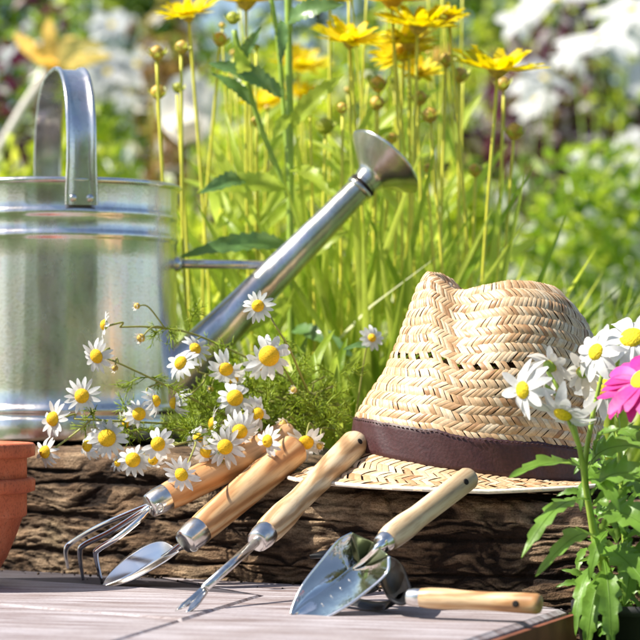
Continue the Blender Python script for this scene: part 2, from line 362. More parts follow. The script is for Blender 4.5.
# old log ---------------------------------------------------------------
def build_log():
    s = np.linspace(-0.35, 0.85, 860)
    zt = lambda s: np.interp(s, [-0.3, 0.0, 0.12, 0.2, 0.3, 0.4, 0.9], [0.1, 0.098, 0.096, 0.088, 0.074, 0.066, 0.066])
    D = 0.23
    qn = 240; S = []; 
    Q = np.linspace(0, 1, qn)
    # perimeter: front 0..0.62, corner, top 0.62..0.92, back
    ss, qq = np.meshgrid(s, Q, indexing='ij'); top = zt(ss)+0.005*(fbm(ss*6, ss*0+2, 5, 3)-0.5)
    H = top-GZ; r = 0.016
    y = np.zeros_like(ss); z = np.zeros_like(ss); ny = np.zeros_like(ss); nz = np.zeros_like(ss)
    f1, f2, f3 = 0.64, 0.72, 0.92
    m = qq < f1; t = qq/f1; y = np.where(m, 0, y); z = np.where(m, GZ+t*(H-r), z); ny = np.where(m, -1, ny)
    m = (qq >= f1) & (qq < f2); t = (qq-f1)/(f2-f1)*math.pi/2
    y = np.where(m, r-r*np.cos(t), y); z = np.where(m, top-r+r*np.sin(t), z); ny = np.where(m, -np.cos(t), ny); nz = np.where(m, np.sin(t), nz)
    m = (qq >= f2) & (qq < f3); t = (qq-f2)/(f3-f2); y = np.where(m, r+t*(D-r), y); z = np.where(m, top, z); nz = np.where(m, 1, nz)
    m = qq >= f3; t = (qq-f3)/(1-f3); y = np.where(m, D, y); z = np.where(m, top-t*H, z); ny = np.where(m, 1, ny)
    per = np.where(qq < f1, z, top+y)        # perimeter coordinate
    wx = ss*4+1.5*fbm(ss*5, per*9, 3, 3); wy = per+0.022*(fbm(ss*7, per*12, 11, 4)-0.5)*2+0.010*(fbm(ss*22, per*30, 12, 3)-0.5)*2
    big = fbm(ss*5, wy*16, 21, 4)-0.5
    rid = 1-np.abs(2*fbm(wx*1.6, wy*62, 31, 3)-1)*3.0; rid = np.clip(rid, 0, 1)**1.6
    rid2 = 1-np.abs(2*fbm(wx*4.5+9, wy*150, 37, 3)-1)*3.2; rid2 = np.clip(rid2, 0, 1)**1.5
    rid3 = 1-np.abs(2*fbm(wx*9+3, wy*330, 61, 3)-1)*3.0; rid3 = np.clip(rid3, 0, 1)
    mask = np.clip(fbm(ss*9, per*22, 43, 3)*2.6-0.75, 0, 1)
    fine = fbm(ss*70, per*420, 41, 4)-0.5
    blk = fbm(ss*60, per*90, 47, 4)-0.5
    # a few long deep cracks
    deep = np.zeros_like(ss)
    for (c0, amp, fr, sd_, wd, sa, sb) in ((0.035, 0.010, 4, 51, 0.0022, -0.3, 0.34), (0.068, 0.006, 6, 52, 0.0016, -0.3, 0.2), (0.012, 0.008, 5, 53, 0.0018, -0.1, 0.9), (0.046, 0.008, 5, 56, 0.0022, 0.3, 0.62), (-0.02, 0.008, 4, 54, 0.002, 0.2, 0.9), (0.058, 0.004, 8, 55, 0.0013, 0.36, 0.8), (0.084, 0.004, 6, 57, 0.0012, -0.3, 0.1)):
        cc = c0+amp*4*(fbm(ss*fr, ss*0, sd_, 4)-0.5); ww = wd*np.clip(fbm(ss*14, ss*0+7, sd_+3, 3)*2.4-0.3, 0.15, 2)
        en = np.clip((ss-sa)*20, 0, 1)*np.clip((sb-ss)*20, 0, 1)
        deep = np.maximum(deep, en*np.exp(-((per-cc)/ww)**2))
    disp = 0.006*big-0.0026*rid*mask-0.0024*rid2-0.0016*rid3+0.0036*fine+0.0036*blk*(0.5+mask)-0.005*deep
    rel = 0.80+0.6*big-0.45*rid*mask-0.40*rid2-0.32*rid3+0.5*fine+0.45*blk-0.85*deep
    disp *= 0.72
    disp *= np.where(qq > f2+0.02, 0.45, 1.0)
    yy = y+ny*disp; zz = z+nz*disp; zz = np.maximum(zz, GZ-0.002)
    X = L0.x+U.x*ss+NB.x*yy; Y = L0.y+U.y*ss+NB.y*yy
    V = np.stack([X, Y, zz], -1).reshape(-1, 3)
    ns = len(s); i, j = np.meshgrid(np.arange(ns-1), np.arange(qn-1), indexing='ij'); a = (i*qn+j).ravel()
    FQ = np.stack([a, a+qn, a+qn+1, a+1], 1)
    o = npmesh('weathered_log', V, FQ, 'log')
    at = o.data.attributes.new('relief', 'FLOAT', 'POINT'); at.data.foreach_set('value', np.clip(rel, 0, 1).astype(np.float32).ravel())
    tag(o, 'old cracked brown log lying behind the deck under the hat', 'log')
build_log()
# ================================================================== WATERING CAN
CX, CD, CR = -0.2132, 2.03, 0.0960
zb = 0.0995
can = thing('watering_can', (CX, CD, zb), 'galvanised steel watering can with arched handle and long spout', 'watering can')
ax = Vector((0, 0, 1)); base = Vector((CX, CD, zb))
prof = [(0.0, CR-0.003), (0.0, CR+0.0005), (0.002, CR+0.0015), (0.016, CR+0.0015), (0.0185, CR+0.0005)]
prof += [(0.019, CR-0.0004), (0.0215, CR-0.0004), (0.022, CR+0.0012), (0.0245, CR+0.0014), (0.0265, CR+0.0004), (0.028, CR-0.001), (0.030, CR-0.002)]
def yz(y): return (Y0-y)/F*CD+ZC-zb
rb = [yz(246), yz(241), yz(236), yz(232), yz(224), yz(219), yz(214), yz(209)]
for i in range(1, 12): prof.append((0.032+(rb[0]-0.036)*i/12, CR-0.002))
for c0 in (yz(240.5), yz(219)):
    for k in range(-6, 7):
        t = k/6; prof.append((c0+t*0.0042, CR-0.002+0.0012*max(0, math.cos(t*math.pi/2))**1.2))
htop = 0.309-zb
prof += [(htop-0.018, CR-0.002), (htop-0.006, CR-0.002), (htop-0.003, CR-0.0015)]
b = MB(); b.lathe(prof, base, ax, 160)
b.lathe([(htop-0.004, CR-0.004), (0.03, CR-0.004), (0.004, CR-0.005), (0.003, 0.0)], base, ax, 96)
b.build('body', 'galv', can)
rm = MB(); rm.lathe([(htop-0.004, CR-0.003), (htop-0.004, CR+0.0005), (htop-0.002, CR+0.002), (htop, CR+0.0012), (htop+0.0008, CR-0.0012), (htop-0.0005, CR-0.0035), (htop-0.004, CR-0.003)], base, ax, 128); rm.build('rim', 'galv', can)
cb = MB(); cb.lathe([(0.0175, CR+0.0005), (0.018, CR+0.0016), (0.0225, CR+0.0016), (0.023, CR+0.0005)], base, ax, 128); 
# handle: strap arch from near rim to far rim
Hn = G(82, CD-CR-0.002, 0); hdir = Vector((G(82, 1.933, 0).x-CX, 1.933-CD, 0)).normalized()
side = Vector((-hdir.y, hdir.x, 0)); side = side if side.x > 0 else -side
path = []
zt0 = 0.309
ztop = ZC+(Y0-69)/F*CD - 0.003
RH = CR+0.0015
path.append((RH, zt0-0.022)); path.append((RH, zt0-0.01)); path.append((RH, zt0+0.012))
archz = zt0+0.022; 
for k in range(0, 41):
    a = math.pi*k/40; path.append((RH*math.copysign(abs(math.cos(a))**0.72, math.cos(a)) if abs(math.cos(a)) > 1e-6 else 0, archz+(ztop-archz)*math.sin(a)**0.9))
path += [(-RH, zt0+0.012), (-RH, zt0-0.01), (-RH, zt0-0.03)]
hm = MB(); W = 0.0116; rows = []
# cross profile: rolled edges + flat web
cp = [(-W, -0.0012), (-W-0.0006, 0.0008), (-W+0.0006, 0.0024), (-W+0.0026, 0.0022), (-W+0.0036, 0.0006), (-W*0.4, 0.0), (W*0.4, 0.0), (W-0.0036, 0.0006), (W-0.0026, 0.0022), (W-0.0006, 0.0024), (W+0.0006, 0.0008), (W, -0.0012), (W-0.003, -0.0014), (0, -0.0014), (-W+0.003, -0.0014), (-W, -0.0012)]
pp = [Vector((CX, CD, 0))+hdir*r_+Vector((0, 0, z_)) for r_, z_ in path]
for i, p in enumerate(pp):
    t = (pp[min(i+1, len(pp)-1)]-pp[max(i-1, 0)]).normalized(); n_ = side.cross(t); 
    if n_.dot(p-Vector((CX, CD, zt0-0.02))) < 0: n_ = -n_
    fl = 1.0 if zt0+0.004 < p.z else 0.25
    wd = 1.0 if p.z > zt0 else 1.08
    rows.append([p+side*(x_*wd)+n_*(y_*fl if y_ > 0 else y_) for x_, y_ in cp])
hm.grid(rows); handle = hm.build('handle', 'galv', can)
rv = MB()
for sx in (-1, 1):
    c0 = pp[0]+Vector((0, 0, 0.0055))+side*(sx*0.0068)
    rv.lathe([(-0.001, 0.003), (0.0006, 0.003), (0.0016, 0.0022), (0.002, 0.0)], c0, hdir, 16)
rv.build('rivet', 'rivet', handle)
# spout
Sa = P(166, 386, 2.02); Sb = P(366, 182, 2.045)
sdv = (Sb-Sa).normalized(); L = (Sb-Sa).length
sp = MB()
pr = [(-0.03, 0.024)]+[(L*t, 0.0215-0.0113*t**0.7) for t in np.linspace(0, 1, 14)]
sp.lathe(pr, Sa, sdv, 64)
sp.lathe([(L-0.010, 0.0105), (L-0.0095, 0.0122), (L-0.006, 0.0122), (L-0.0055, 0.0103)], Sa, sdv, 64)
spout = sp.build('spout', 'galv', can)
gk = MB(); gk.lathe([(L-0.0058, 0.0114), (L-0.0052, 0.0122), (L-0.0030, 0.0122), (L-0.0026, 0.0108)], Sa, sdv, 64); gk.build('gasket', 'dark_hole', spout)
ro = MB()
rdv = (P(383, 163, 2.052)-P(364, 183, 2.045)).normalized()
ro.lathe([(-0.0024, 0.0110), (0.002, 0.0118), (0.006, 0.0124), (0.0075, 0.0140), (0.0095, 0.0165), (0.014, 0.0225), (0.019, 0.0292), (0.0240, 0.0350), (0.0252, 0.0364), (0.0265, 0.0350), (0.0262, 0.0335), (0.0275, 0.028), (0.030, 0.012), (0.0305, 0.0)], Sb, rdv, 96)
rose = ro.build('rose', 'galv', spout)
br = MB(); ba, bb = P(172, 264, 2.03), P(272, 265, 2.035)
br.tube([ba, ba.lerp(bb, 0.5), bb], [0.0040, 0.0038, 0.0038], 12)
br.tube([ba, ba+(bb-ba).normalized()*0.008], [0.0075, 0.0055], 12)
br.build('brace', 'galv', can)

m = MB()
for k in range(150):
    t_ = random.uniform(-.1, .7); p = L0+U*t_-NB*abs(random.gauss(.012, .02)); r_ = random.uniform(.0004, .0013); p.z = r_*.5
    if abs(p.x) < .3 and p.x < .12: m.lathe([(-r_, 0), (-r_*.3, r_), (r_*.5, r_*.8), (r_, 0)], p, (random.random(), random.random(), 1), 5)
tag(m.build('soil_crumbs', 'soil', smooth=False), 'small dark soil crumbs scattered on the deck along the log', 'soil', kind='stuff')
# ================================================================== TERRACOTTA POTS
def pot(label, zrim, cx, cd, r, hbody, rb_, name='terracotta_pot'):
    t = thing(name, (cx, cd, zrim-hbody), label, 'pot', 'stacked terracotta pots')
    c = Vector((cx, cd, zrim))
    m = MB(); m.lathe([(-0.0105, r-0.004), (-0.009, r+0.0003), (-0.0015, r+0.0006), (0, r-0.001), (0.0003, r-0.006), (-0.01, r-0.009), (-0.03, r-0.0095)], c, ax, 96); m.build('rim', 'terracotta', t)
    m = MB(); m.lathe([(-0.010, r-0.0055), (-0.026, r-0.0055), (-0.0275, r-0.0062), (-0.0285, r-0.0085), (-0.04, r-0.0125), (-hbody*0.75, rb_+0.012), (-hbody, rb_), (-hbody, 0.0)], c, ax, 96)
    m.lathe([(-0.008, r-0.009), (-0.03, r-0.0095), (-hbody*0.8, rb_+0.004), (-hbody+0.004, 0)], c, ax, 64); m.build('body', 'terracotta', t)
    return t
pd = 1.755; pcx = (-66-320)/F*pd; prr = (34+66)/F*pd
pot('upper of two stacked terracotta pots, rim just below the watering can', ZC-(443-Y0)/F*pd, pcx, pd, prr, 0.075, 0.048)
pot('lower of two stacked terracotta pots, standing on the deck', ZC-(478-Y0)/F*pd, pcx, pd, prr, ZC-(478-Y0)/F*pd, 0.040)
# ================================================================== HAT
HD = 1.78
def hx(px): return (px-320)/F*HD
def hz(py): return ZC-(py-Y0)/F*HD
vL = [0, .05, .2, .30, .47, .67, .84, .94, 1.0]; xL = [352, 353, 357, 366, 385, 400, 411, 418, 429]
vR = [0, .2, .45, .6, .74, .86, .94, 1.0]; xR = [601, 602, 602, 600, 595, 586, 575, 552]
vB = [0, .2, .5, .75, .9, 1.0]; yB = [.0755, .074, .068, .057, .046, .034]
def smoothstep(t): t = min(1, max(0, t)); return t*t*(3-2*t)
_zbx = [340, 355, 420, 502, 575, 605]; _zby = [446, 449, 462, 474, 481, 483]
_ztn = [(415, 276), (429, 271), (440, 279), (452, 289), (464, 290), (480, 286), (505, 281.5), (530, 282), (556, 287), (575, 296)]
_ztf = [(415, 276), (429, 271), (440, 271.5), (452, 277), (463, 288), (480, 293), (505, 292), (530, 292), (550, 293), (570, 300)]
def crown(th, v, off=0.0):
    """th: 0 = back of hat (right), pi = front (left), -pi/2 = near side; v 0..1 band to ridge, 1..1.5 into the dent"""
    vv = min(v, 1.0)
    a = np.interp(vv, vL, xL); b = np.interp(vv, vR, xR); B = np.interp(vv, vB, yB)
    c = math.cos(th); s = math.sin(th)
    # a more teardrop plan towards the top
    px = (a+b)/2+(b-a)/2*c
    near = 0.5-0.5*s
    pin = math.exp(-((px-456)/26)**2)*smoothstep((vv-0.45)/0.5)
    taper = 1-0.45*smoothstep((vv-0.3)/0.6)*max(0, -c)**2
    Y = B*s*taper*(1-0.30*pin)
    zb_ = hz(np.interp(px, _zbx, _zby)+0.0)
    nn = smoothstep((near-0.35)/0.3)
    zt_ = hz(np.interp(px, [q[0] for q in _ztn], [q[1] for q in _ztn])*nn+np.interp(px, [q[0] for q in _ztf], [q[1] for q in _ztf])*(1-nn))
    # near/far rows line up on the sloping base line
    z = zb_+(zt_-zb_)*vv
    X = hx(px)
    if v > 1:
        k = (v-1)/0.5
        X = X+(hx(486)-X)*k*0.7; Y = Y*(1-k); z = z-0.026*math.sin(k*math.pi/2)
    return Vector((X, HD+Y, z))
def nrm_of(f, th, v, e=0.01):
    du = f(th+e, v)-f(th-e, v); dv = f(th, v+e)-f(th, v-e); n = du.cross(dv)
    return n.normalized() if n.length > 1e-12 else Vector((0, 0, 1))
BW = 0.042
def brim(th, v):
    """v 0..1 from the band outwards"""
    p0 = crown(th, 0.0); c, s = math.cos(th), math.sin(th)
    out = Vector((c*0.95, s, 0)).normalized()
    wd = BW*(1.0+0.10*max(0, -c)); 
    p = p0+out*wd*v
    # edge height target
    ye = np.interp(c, [-1, -0.6, 0, 0.5, 1], [0.0765, 0.0738, 0.0712, 0.0735, 0.079]) if s < 0 else np.interp(c, [-1, 0, 1], [0.0765, 0.088, 0.079])
    z = p0.z+(ye-p0.z)*(v**0.85)
    return Vector((p.x, p.y, z))
hat = thing('straw_hat', (hx(476), HD, 0.07), 'woven straw fedora with a dark brown band lying on the log', 'hat')
def weave(mb, f, v0, v1, rows, cols, lift=0.0007, wfac=0.62, flip=1, jit=0.12, hole_rows=(), sl=1.0):
    for r in range(rows):
        va = v0+(v1-v0)*r/rows; vb = v0+(v1-v0)*(r+1)/rows
        dirn = 1 if r % 2 else -1
        for c in range(cols):
            if r in hole_rows and c % 3 == 0: continue
            u0 = 2*math.pi*(c+random.uniform(-jit, jit)+0.5*(r//2 % 2))/cols
            pitch = 2*math.pi/cols; dv = vb-va; slant = pitch*0.95*dirn*sl
            hw = pitch*wfac*0.5*random.uniform(0.86, 1.06)*(1.5 if r in hole_rows and False else 1)
            lf = lift*random.uniform(0.7, 1.5); pts = []
            ext = 0.17+random.uniform(-.04, .06)
            for i in range(5):
                t = i/4; tv = -ext+(1+2*ext)*t; rowp = []
                arch = math.sin(math.pi*t)**0.6 if 0 < t < 1 else 0
                for j in (-1, 0, 1):
                    uu = u0+slant*(tv-0.5)+j*hw; v_ = va+dv*tv
                    p = f(uu, v_); n = nrm_of(f, uu, v_)*flip
                    rowp.append(p+n*(lf*(arch*1.3-0.35)+(0.00035 if j == 0 else 0)))
                pts.append(rowp)
            mb.grid(pts)
cu = MB()
for vs_ in (list(np.linspace(0, .530, 16)), list(np.linspace(.594, 1, 14))+[1.1, 1.2, 1.3, 1.4, 1.5]): cu.grid([[crown(2*math.pi*i/120, v)-nrm_of(crown, 2*math.pi*i/120, min(v, .98))*0.0012 for v in vs_] for i in range(120)], closed_u=True)
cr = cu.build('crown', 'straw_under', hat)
wv = MB(); weave(wv, crown, 0.17, 1.0, 18, 118, hole_rows=(8,), lift=0.0008, wfac=0.96, sl=1.35)
weave(wv, crown, 1.0, 1.42, 6, 60, lift=0.0009, wfac=0.85); cw = wv.build('straw_weave', 'straw', cr)
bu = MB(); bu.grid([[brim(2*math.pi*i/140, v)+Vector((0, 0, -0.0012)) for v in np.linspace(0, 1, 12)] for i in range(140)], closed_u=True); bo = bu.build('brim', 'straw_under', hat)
bw = MB(); weave(bw, brim, 0.0, 1.0, 5, 110, lift=0.0009, wfac=0.9, sl=1.3, flip=1 if nrm_of(brim, -1.5, .5).z > 0 else -1); bw.build('straw_weave', 'straw', bo)
ed = MB(); ring = [brim(2*math.pi*i/160, 1.0) for i in range(161)]; ed.tube(ring, 0.0016, 8, cap=False); ed.build('brim_edge', 'straw_edge', bo)
bd = MB(); rows = []
for i in range(180):
    th = 2*math.pi*i/180; row = []
    for k, v in enumerate(np.linspace(-0.012, 0.195, 12)):
        n = nrm_of(crown, th, max(v, 0.02)); n = Vector((n.x, n.y, 0)).normalized()
        if n.dot(Vector((math.cos(th), math.sin(th), 0))) < 0: n = -n
        o_ = 0.0022 if 0 < k < 11 else 0.0002
        o_ += 0.0006*math.sin(th*23+v*30)*math.sin(th*7)
        row.append(crown(th, v)+n*o_)
    rows.append(row)
bd.grid(rows, closed_u=True); band = bd.build('hat_band', 'leather', hat)
stt = MB()
for vv_ in (0.178,):
    for i in range(150):
        th = 2*math.pi*i/150; a = crown(th, vv_); b2 = crown(th+0.024, vv_); o_ = Vector((math.cos(th), math.sin(th), 0))*0.0027
        stt.tube([a+o_, b2+o_], 0.00035, 5)
stt.build('stitching', 'stitch', band)
# ================================================================== TOOLS
def handle_tool(label, A, B, rad, prof, mat, name, ferr_len=0.014, ferr_r=None, hole=True, cat='garden tool', hole_t=0.93, group=None):
    """A ferrule end, B butt end. prof: list of (t, radius factor)"""
    A, B = Vector(A), Vector(B); d = (B-A).normalized(); L = (B-A).length
    t = thing(name, A, label, cat, group)
    m = MB(); pr = [(0.0, 0.0)]
    ts = np.linspace(0, 1, 40)
    pf = [rad*np.interp(x, [q[0] for q in prof], [q[1] for q in prof]) for x in ts]
    for x, r_ in zip(ts, pf):
        e = 1.0
        if x > 0.985: e = 1-0.14*(x-0.985)/0.015
        pr.append((x*L, r_*e))
    pr.append((L+0.0006, pf[-1]*0.7)); pr.append((L+0.0006, 0.0))
    m.lathe(pr, A, d, 40); h = m.build('handle', mat, t)
    if hole:
        c0 = A+d*L*hole_t; vd = (Vector((0, 0, ZC))-c0).normalized(); vd = (vd-d*vd.dot(d)).normalized()
        rr = rad*np.interp(hole_t, [q[0] for q in prof], [q[1] for q in prof])
        vd = (vd+d.cross(vd)*0.12).normalized()
        m = MB(); m.lathe([(-rr-0.0002, 0.0), (-rr-0.0002, 0.0021), (rr+0.00025, 0.0021), (rr+0.00045, 0.0015), (rr+0.0004, 0.0)], c0, vd, 20); m.build('hanging_hole_shade', 'dark_hole', h)  # dark plug painted as the hole's inner shade, nothing is bored
    fr = ferr_r or rad*prof[0][1]*1.04
    m = MB(); m.lathe([(0.004, fr*0.98), (0.003, fr*1.02), (-ferr_len*0.25, fr*1.02), (-ferr_len*0.85, fr*0.9), (-ferr_len, fr*0.84), (-ferr_len-0.0006, fr*0.6), (-ferr_len-0.0006, 0)], A, d, 40)
    m.build('ferrule', 'brushed', t)
    return t, d
# -- 1 hand cultivator
A, B = P(163, 499, 1.762), P(292, 432, 1.805)
axv = (B-A); hm1 = woodmat('orange turned wood', (0.62, 0.30, 0.12), (0.70, 0.38, 0.17), (0.76, 0.47, 0.25), axv, 30)
t1, d1 = handle_tool('three pronged hand cultivator with orange wood handle, leftmost of the tools', A, B, 0.0112, [(0, .86), (.12, 1.0), (.5, 1.05), (.85, 1.0), (.97, .93), (1, .8)], hm1, 'hand_cultivator', 0.012, hole=False)
fa = P(152, 505, 1.757)
tines = [[fa, P(140, 509, 1.765), P(100, 526, 1.80), P(74, 541, 1.83), P(66, 550, 1.835), P(68, 568, 1.845)],
         [fa, P(140, 513, 1.758), P(110, 532, 1.775), P(84, 545, 1.79), P(80, 553, 1.795), P(83, 580, 1.80)],
         [P(150, 509, 1.755), P(138, 521, 1.745), P(118, 537, 1.74), P(99, 549, 1.745), P(96, 556, 1.75), P(102, 583, 1.775)]]
for tn in tines:
    c = bez(tn, 7); m = MB(); n = len(c)
    m.tube(c, [0.0021 if i < n-8 else 0.0021*(0.55+0.45*(n-1-i)/8) for i in range(n)], 12); m.build('tine', 'chrome', t1)
rg = MB(); c0 = P(160, 508, 1.745); rx, ry, rz = frame((P(160, 508, 1.7)-P(160, 508, 1.745)).normalized())
rg.tube([c0+rx*0.0022*math.cos(a)+ry*0.003*math.sin(a) for a in np.linspace(0, 2*math.pi, 17)], 0.0006, 6, cap=False); rg.build('rolled_pin', 'brushed', t1)
# -- 2 small trowel
A, B = P(197, 532, 1.735), P(297, 447, 1.792)
hm2 = woodmat('pale turned wood', (0.55, 0.28, 0.12), (0.70, 0.43, 0.21), (0.78, 0.55, 0.32), (B-A), 60)
t2, d2 = handle_tool('small pointed steel trowel with a worn wood handle, second tool from the left', A, B, 0.0118, [(0, .84), (.1, .92), (.5, 1.0), (.85, 1.03), (.97, 1.0), (1, .9)], hm2, 'hand_trowel', 0.013, hole=False)
def lerp_poly(pts, t):
    n = len(pts)-1; k = min(n-1, int(t*n)); f_ = t*n-k; return Vector(pts[k]).lerp(Vector(pts[k+1]), f_)
def blade(left, mid, right, nl=26, nw=8, thick=0.0009, curve=0.0, name='blade', mat='chrome', parent=None, bul=0.0):
    l, m_, r_ = bez(left, 8), bez(mid, 8), bez(right, 8); rows = []; m = MB()
    for i in range(nl+1):
        t = i/nl; a, c, b2 = lerp_poly(l, t), lerp_poly(m_, t), lerp_poly(r_, t); row = []
        for j in range(-nw, nw+1):
            s_ = j/nw; q = c.lerp(a if s_ < 0 else b2, abs(s_)); sag = curve*math.sin(abs(s_)*math.pi)
            row.append(q+Vector((0, sag, 0)))
        rows.append(row)
    m.grid(rows); o = m.build(name, mat, parent)
    sm = o.modifiers.new('solid', 'SOLIDIFY'); sm.thickness = thick; return o
blade([P(174, 547, 1.750), P(162, 540, 1.775), P(147, 543, 1.785), P(127, 556, 1.785), P(111, 571, 1.779), P(101, 587, 1.765)],
      [P(177, 549, 1.742), P(164, 557, 1.752), P(150, 565, 1.760), P(130, 576, 1.765), P(115, 582, 1.766), P(101, 587, 1.765)],
      [P(179, 551, 1.737), P(167, 560, 1.742), P(152, 569, 1.745), P(134, 579, 1.750), P(117, 585, 1.757), P(101, 588, 1.764)], curve=0.0, parent=t2)
m = MB(); c = bez([P(200, 530, 1.737), P(188, 541, 1.738), P(172, 552, 1.748), P(155, 562, 1.765), P(136, 572, 1.770)], 6); m.tube(c, [0.0042-0.0036*i/(len(c)-1) for i in range(len(c))], 12); m.build('neck', 'chrome', t2)
rg = MB(); c0 = P(194, 548, 1.727)
rg.tube([c0+rx*0.0026*math.cos(a)+ry*0.0024*math.sin(a) for a in np.linspace(0, 2*math.pi, 17)], 0.0006, 6, cap=False); rg.build('rolled_pin', 'brushed', t2)
# -- 3 fork weeder
A, B = P(264, 535, 1.64), P(357, 442, 1.752)
hm3 = woodmat('ash wood', (0.60, 0.38, 0.20), (0.76, 0.55, 0.34), (0.84, 0.68, 0.47), (B-A), 75)
t3, d3 = handle_tool('forked weeding tool with long steel shaft and shaped ash handle, middle of the five', A, B, 0.0098, [(0, .84), (.06, .98), (.2, 1.0), (.34, .84), (.5, .86), (.75, 1.0), (.95, 1.06), (1, 1.06)], hm3, 'hand_weeder', 0.010, hole_t=0.93)
m = MB(); s0 = P(257, 541, 1.635); s1 = P(205, 588, 1.572); m.tube([s0, s0.lerp(s1, .5), s1], [0.0032, 0.0030, 0.0030], 14); m.build('shaft', 'brushed', t3)
blade([P(203, 585, 1.573), P(194, 593, 1.563), P(184, 602, 1.553), P(176, 611, 1.548)], [P(205, 588, 1.571), P(197, 595, 1.563), P(192, 600, 1.558), P(182, 609, 1.551)], [P(207, 590, 1.570), P(200, 596, 1.563), P(195, 600, 1.559), P(190, 603, 1.556)], name='prong', parent=t3, thick=0.0016, nl=12, nw=2, mat='brushed')
blade([P(205, 588, 1.571), P(198, 595, 1.562), P(194, 600, 1.556), P(190, 604, 1.552)], [P(206, 590, 1.570), P(200, 597, 1.561), P(195, 603, 1.553), P(187, 611, 1.547)], [P(208, 591, 1.569), P(203, 597, 1.560), P(197, 605, 1.551), P(183, 617, 1.545)], name='prong', parent=t3, thick=0.0016, nl=12, nw=2, mat='brushed')
# -- 4 large trowel
A, B = P(387, 540, 1.562), P(470, 477, 1.625)
hm4 = woodmat('pale beech wood', (0.62, 0.47, 0.30), (0.74, 0.6, 0.42), (0.8, 0.68, 0.5), (B-A), 26)
t4, d4 = handle_tool('large polished steel trowel with pale handle propped against the hat brim', A, B, 0.0082, [(0, .92), (.06, 1.03), (.2, 1.06), (.36, .93), (.6, .95), (.9, .96), (1, .95)], hm4, 'hand_trowel', 0.007, ferr_r=0.0066, hole_t=0.86)
bl4 = blade([P(352, 533, 1.552), P(338, 541, 1.550), P(322, 560, 1.544), P(304, 583, 1.536), P(294, 603, 1.530), P(291, 614, 1.526)],
      [P(361, 562, 1.568), P(352, 568, 1.565), P(338, 579, 1.556), P(321, 592, 1.545), P(305, 605, 1.534), P(292, 616, 1.527)],
      [P(389, 556, 1.532), P(387, 573, 1.528), P(366, 592, 1.523), P(344, 608, 1.519), P(320, 619, 1.519), P(293, 618, 1.525)], curve=0.003, parent=t4, nl=40, nw=14, mat='steel_sheet')
m = MB(); c = bez([P(388, 539, 1.56), P(378, 548, 1.552), P(366, 559, 1.558), P(352, 569, 1.563)], 6); m.tube(c, [0.0042, *[0.0038-0.0028*i/(len(c)-1) for i in range(1, len(c))]], 12); m.build('neck', 'chrome', t4)
# dark olive patch paints the shade of the hollow at the shoulder
blade([P(353, 533, 1.553), P(357, 548, 1.557), P(361, 563, 1.563)], [P(374, 543, 1.562), P(368, 553, 1.566), P(362, 565, 1.568)], [P(388, 555, 1.534), P(376, 560, 1.545), P(363, 566, 1.560)], parent=t4, name='socket_shade', nl=14, nw=6, curve=0.0, mat='olive_shade')
mk = MB()
for (x_, y_) in ((318, 600), (327, 592), (336, 584), (345, 576)):
    mk.tube([P(x_+3, y_+3, 1.533), P(x_+6, y_+6, 1.5315)], 0.00018, 5)
mk.build('depth_marks', 'brushed', bl4)
# -- 5 black cultivator
A, B = P(417, 597.5, 1.502), P(540, 604, 1.472)
hm5 = woodmat('warm ash wood', (0.56, 0.30, 0.13), (0.70, 0.45, 0.23), (0.78, 0.58, 0.36), (B-A), 70)
t5, d5 = handle_tool('black clawed hand cultivator with ash handle lying flat on the deck', A, B, 0.0064, [(0, .84), (.1, 1.0), (.25, 1.03), (.4, .92), (.6, .9), (.85, .98), (1, 1.0)], hm5, 'hand_cultivator', 0.006, hole_t=0.83)
def strip(m, pts, wid, updir, n=7, th=0.0012):
    c = bez(pts, n); N = len(c); rows = []
    for i, p in enumerate(c):
        t = (c[min(i+1, N-1)]-c[max(i-1, 0)]).normalized(); s_ = t.cross(Vector(updir)).normalized(); up = s_.cross(t)
        w_ = np.interp(i/(N-1), [q[0] for q in wid], [q[1] for q in wid])
        ring_ = [(-w_, 0), (-w_*.7, th), (0, th*1.6), (w_*.7, th), (w_, 0), (w_*.7, -th), (0, -th), (-w_*.7, -th), (-w_, 0)]
        rows.append([p+s_*a_+up*b__ for a_, b__ in ring_])
    m.grid(rows)
blade([P(412, 600, 1.503), P(402, 606, 1.51), P(390, 601, 1.52), P(382, 588, 1.54), P(378, 572, 1.56), P(382, 560, 1.58)],
      [P(413, 597, 1.505), P(406, 594, 1.52), P(398, 588, 1.535), P(393, 578, 1.552), P(390, 567, 1.575), P(388, 557, 1.59)],
      [P(413, 594, 1.503), P(411, 586, 1.515), P(408, 577, 1.53), P(404, 567, 1.55), P(398, 560, 1.57), P(390, 556, 1.585)], name='head', mat='black_steel', parent=t5, nl=24, nw=8, curve=0.003, thick=0.0016)
for pts in ([P(388, 565, 1.59), P(370, 557, 1.62), P(345, 553, 1.63), P(325, 554, 1.63), P(310, 557, 1.63)],
            [P(396, 580, 1.56), P(380, 582, 1.58), P(365, 590, 1.58), P(345, 588, 1.59), P(330, 585, 1.60)],
            [P(406, 594, 1.52), P(394, 603, 1.54), P(377, 606, 1.55), P(356, 602, 1.565), P(338, 596, 1.58), P(322, 588, 1.60)]):
    m = MB(); strip(m, pts, [(0, .007), (.4, .0055), (.8, .004), (1, .001)], (0, -0.6, 1)); m.build('tine', 'black_steel', t5)
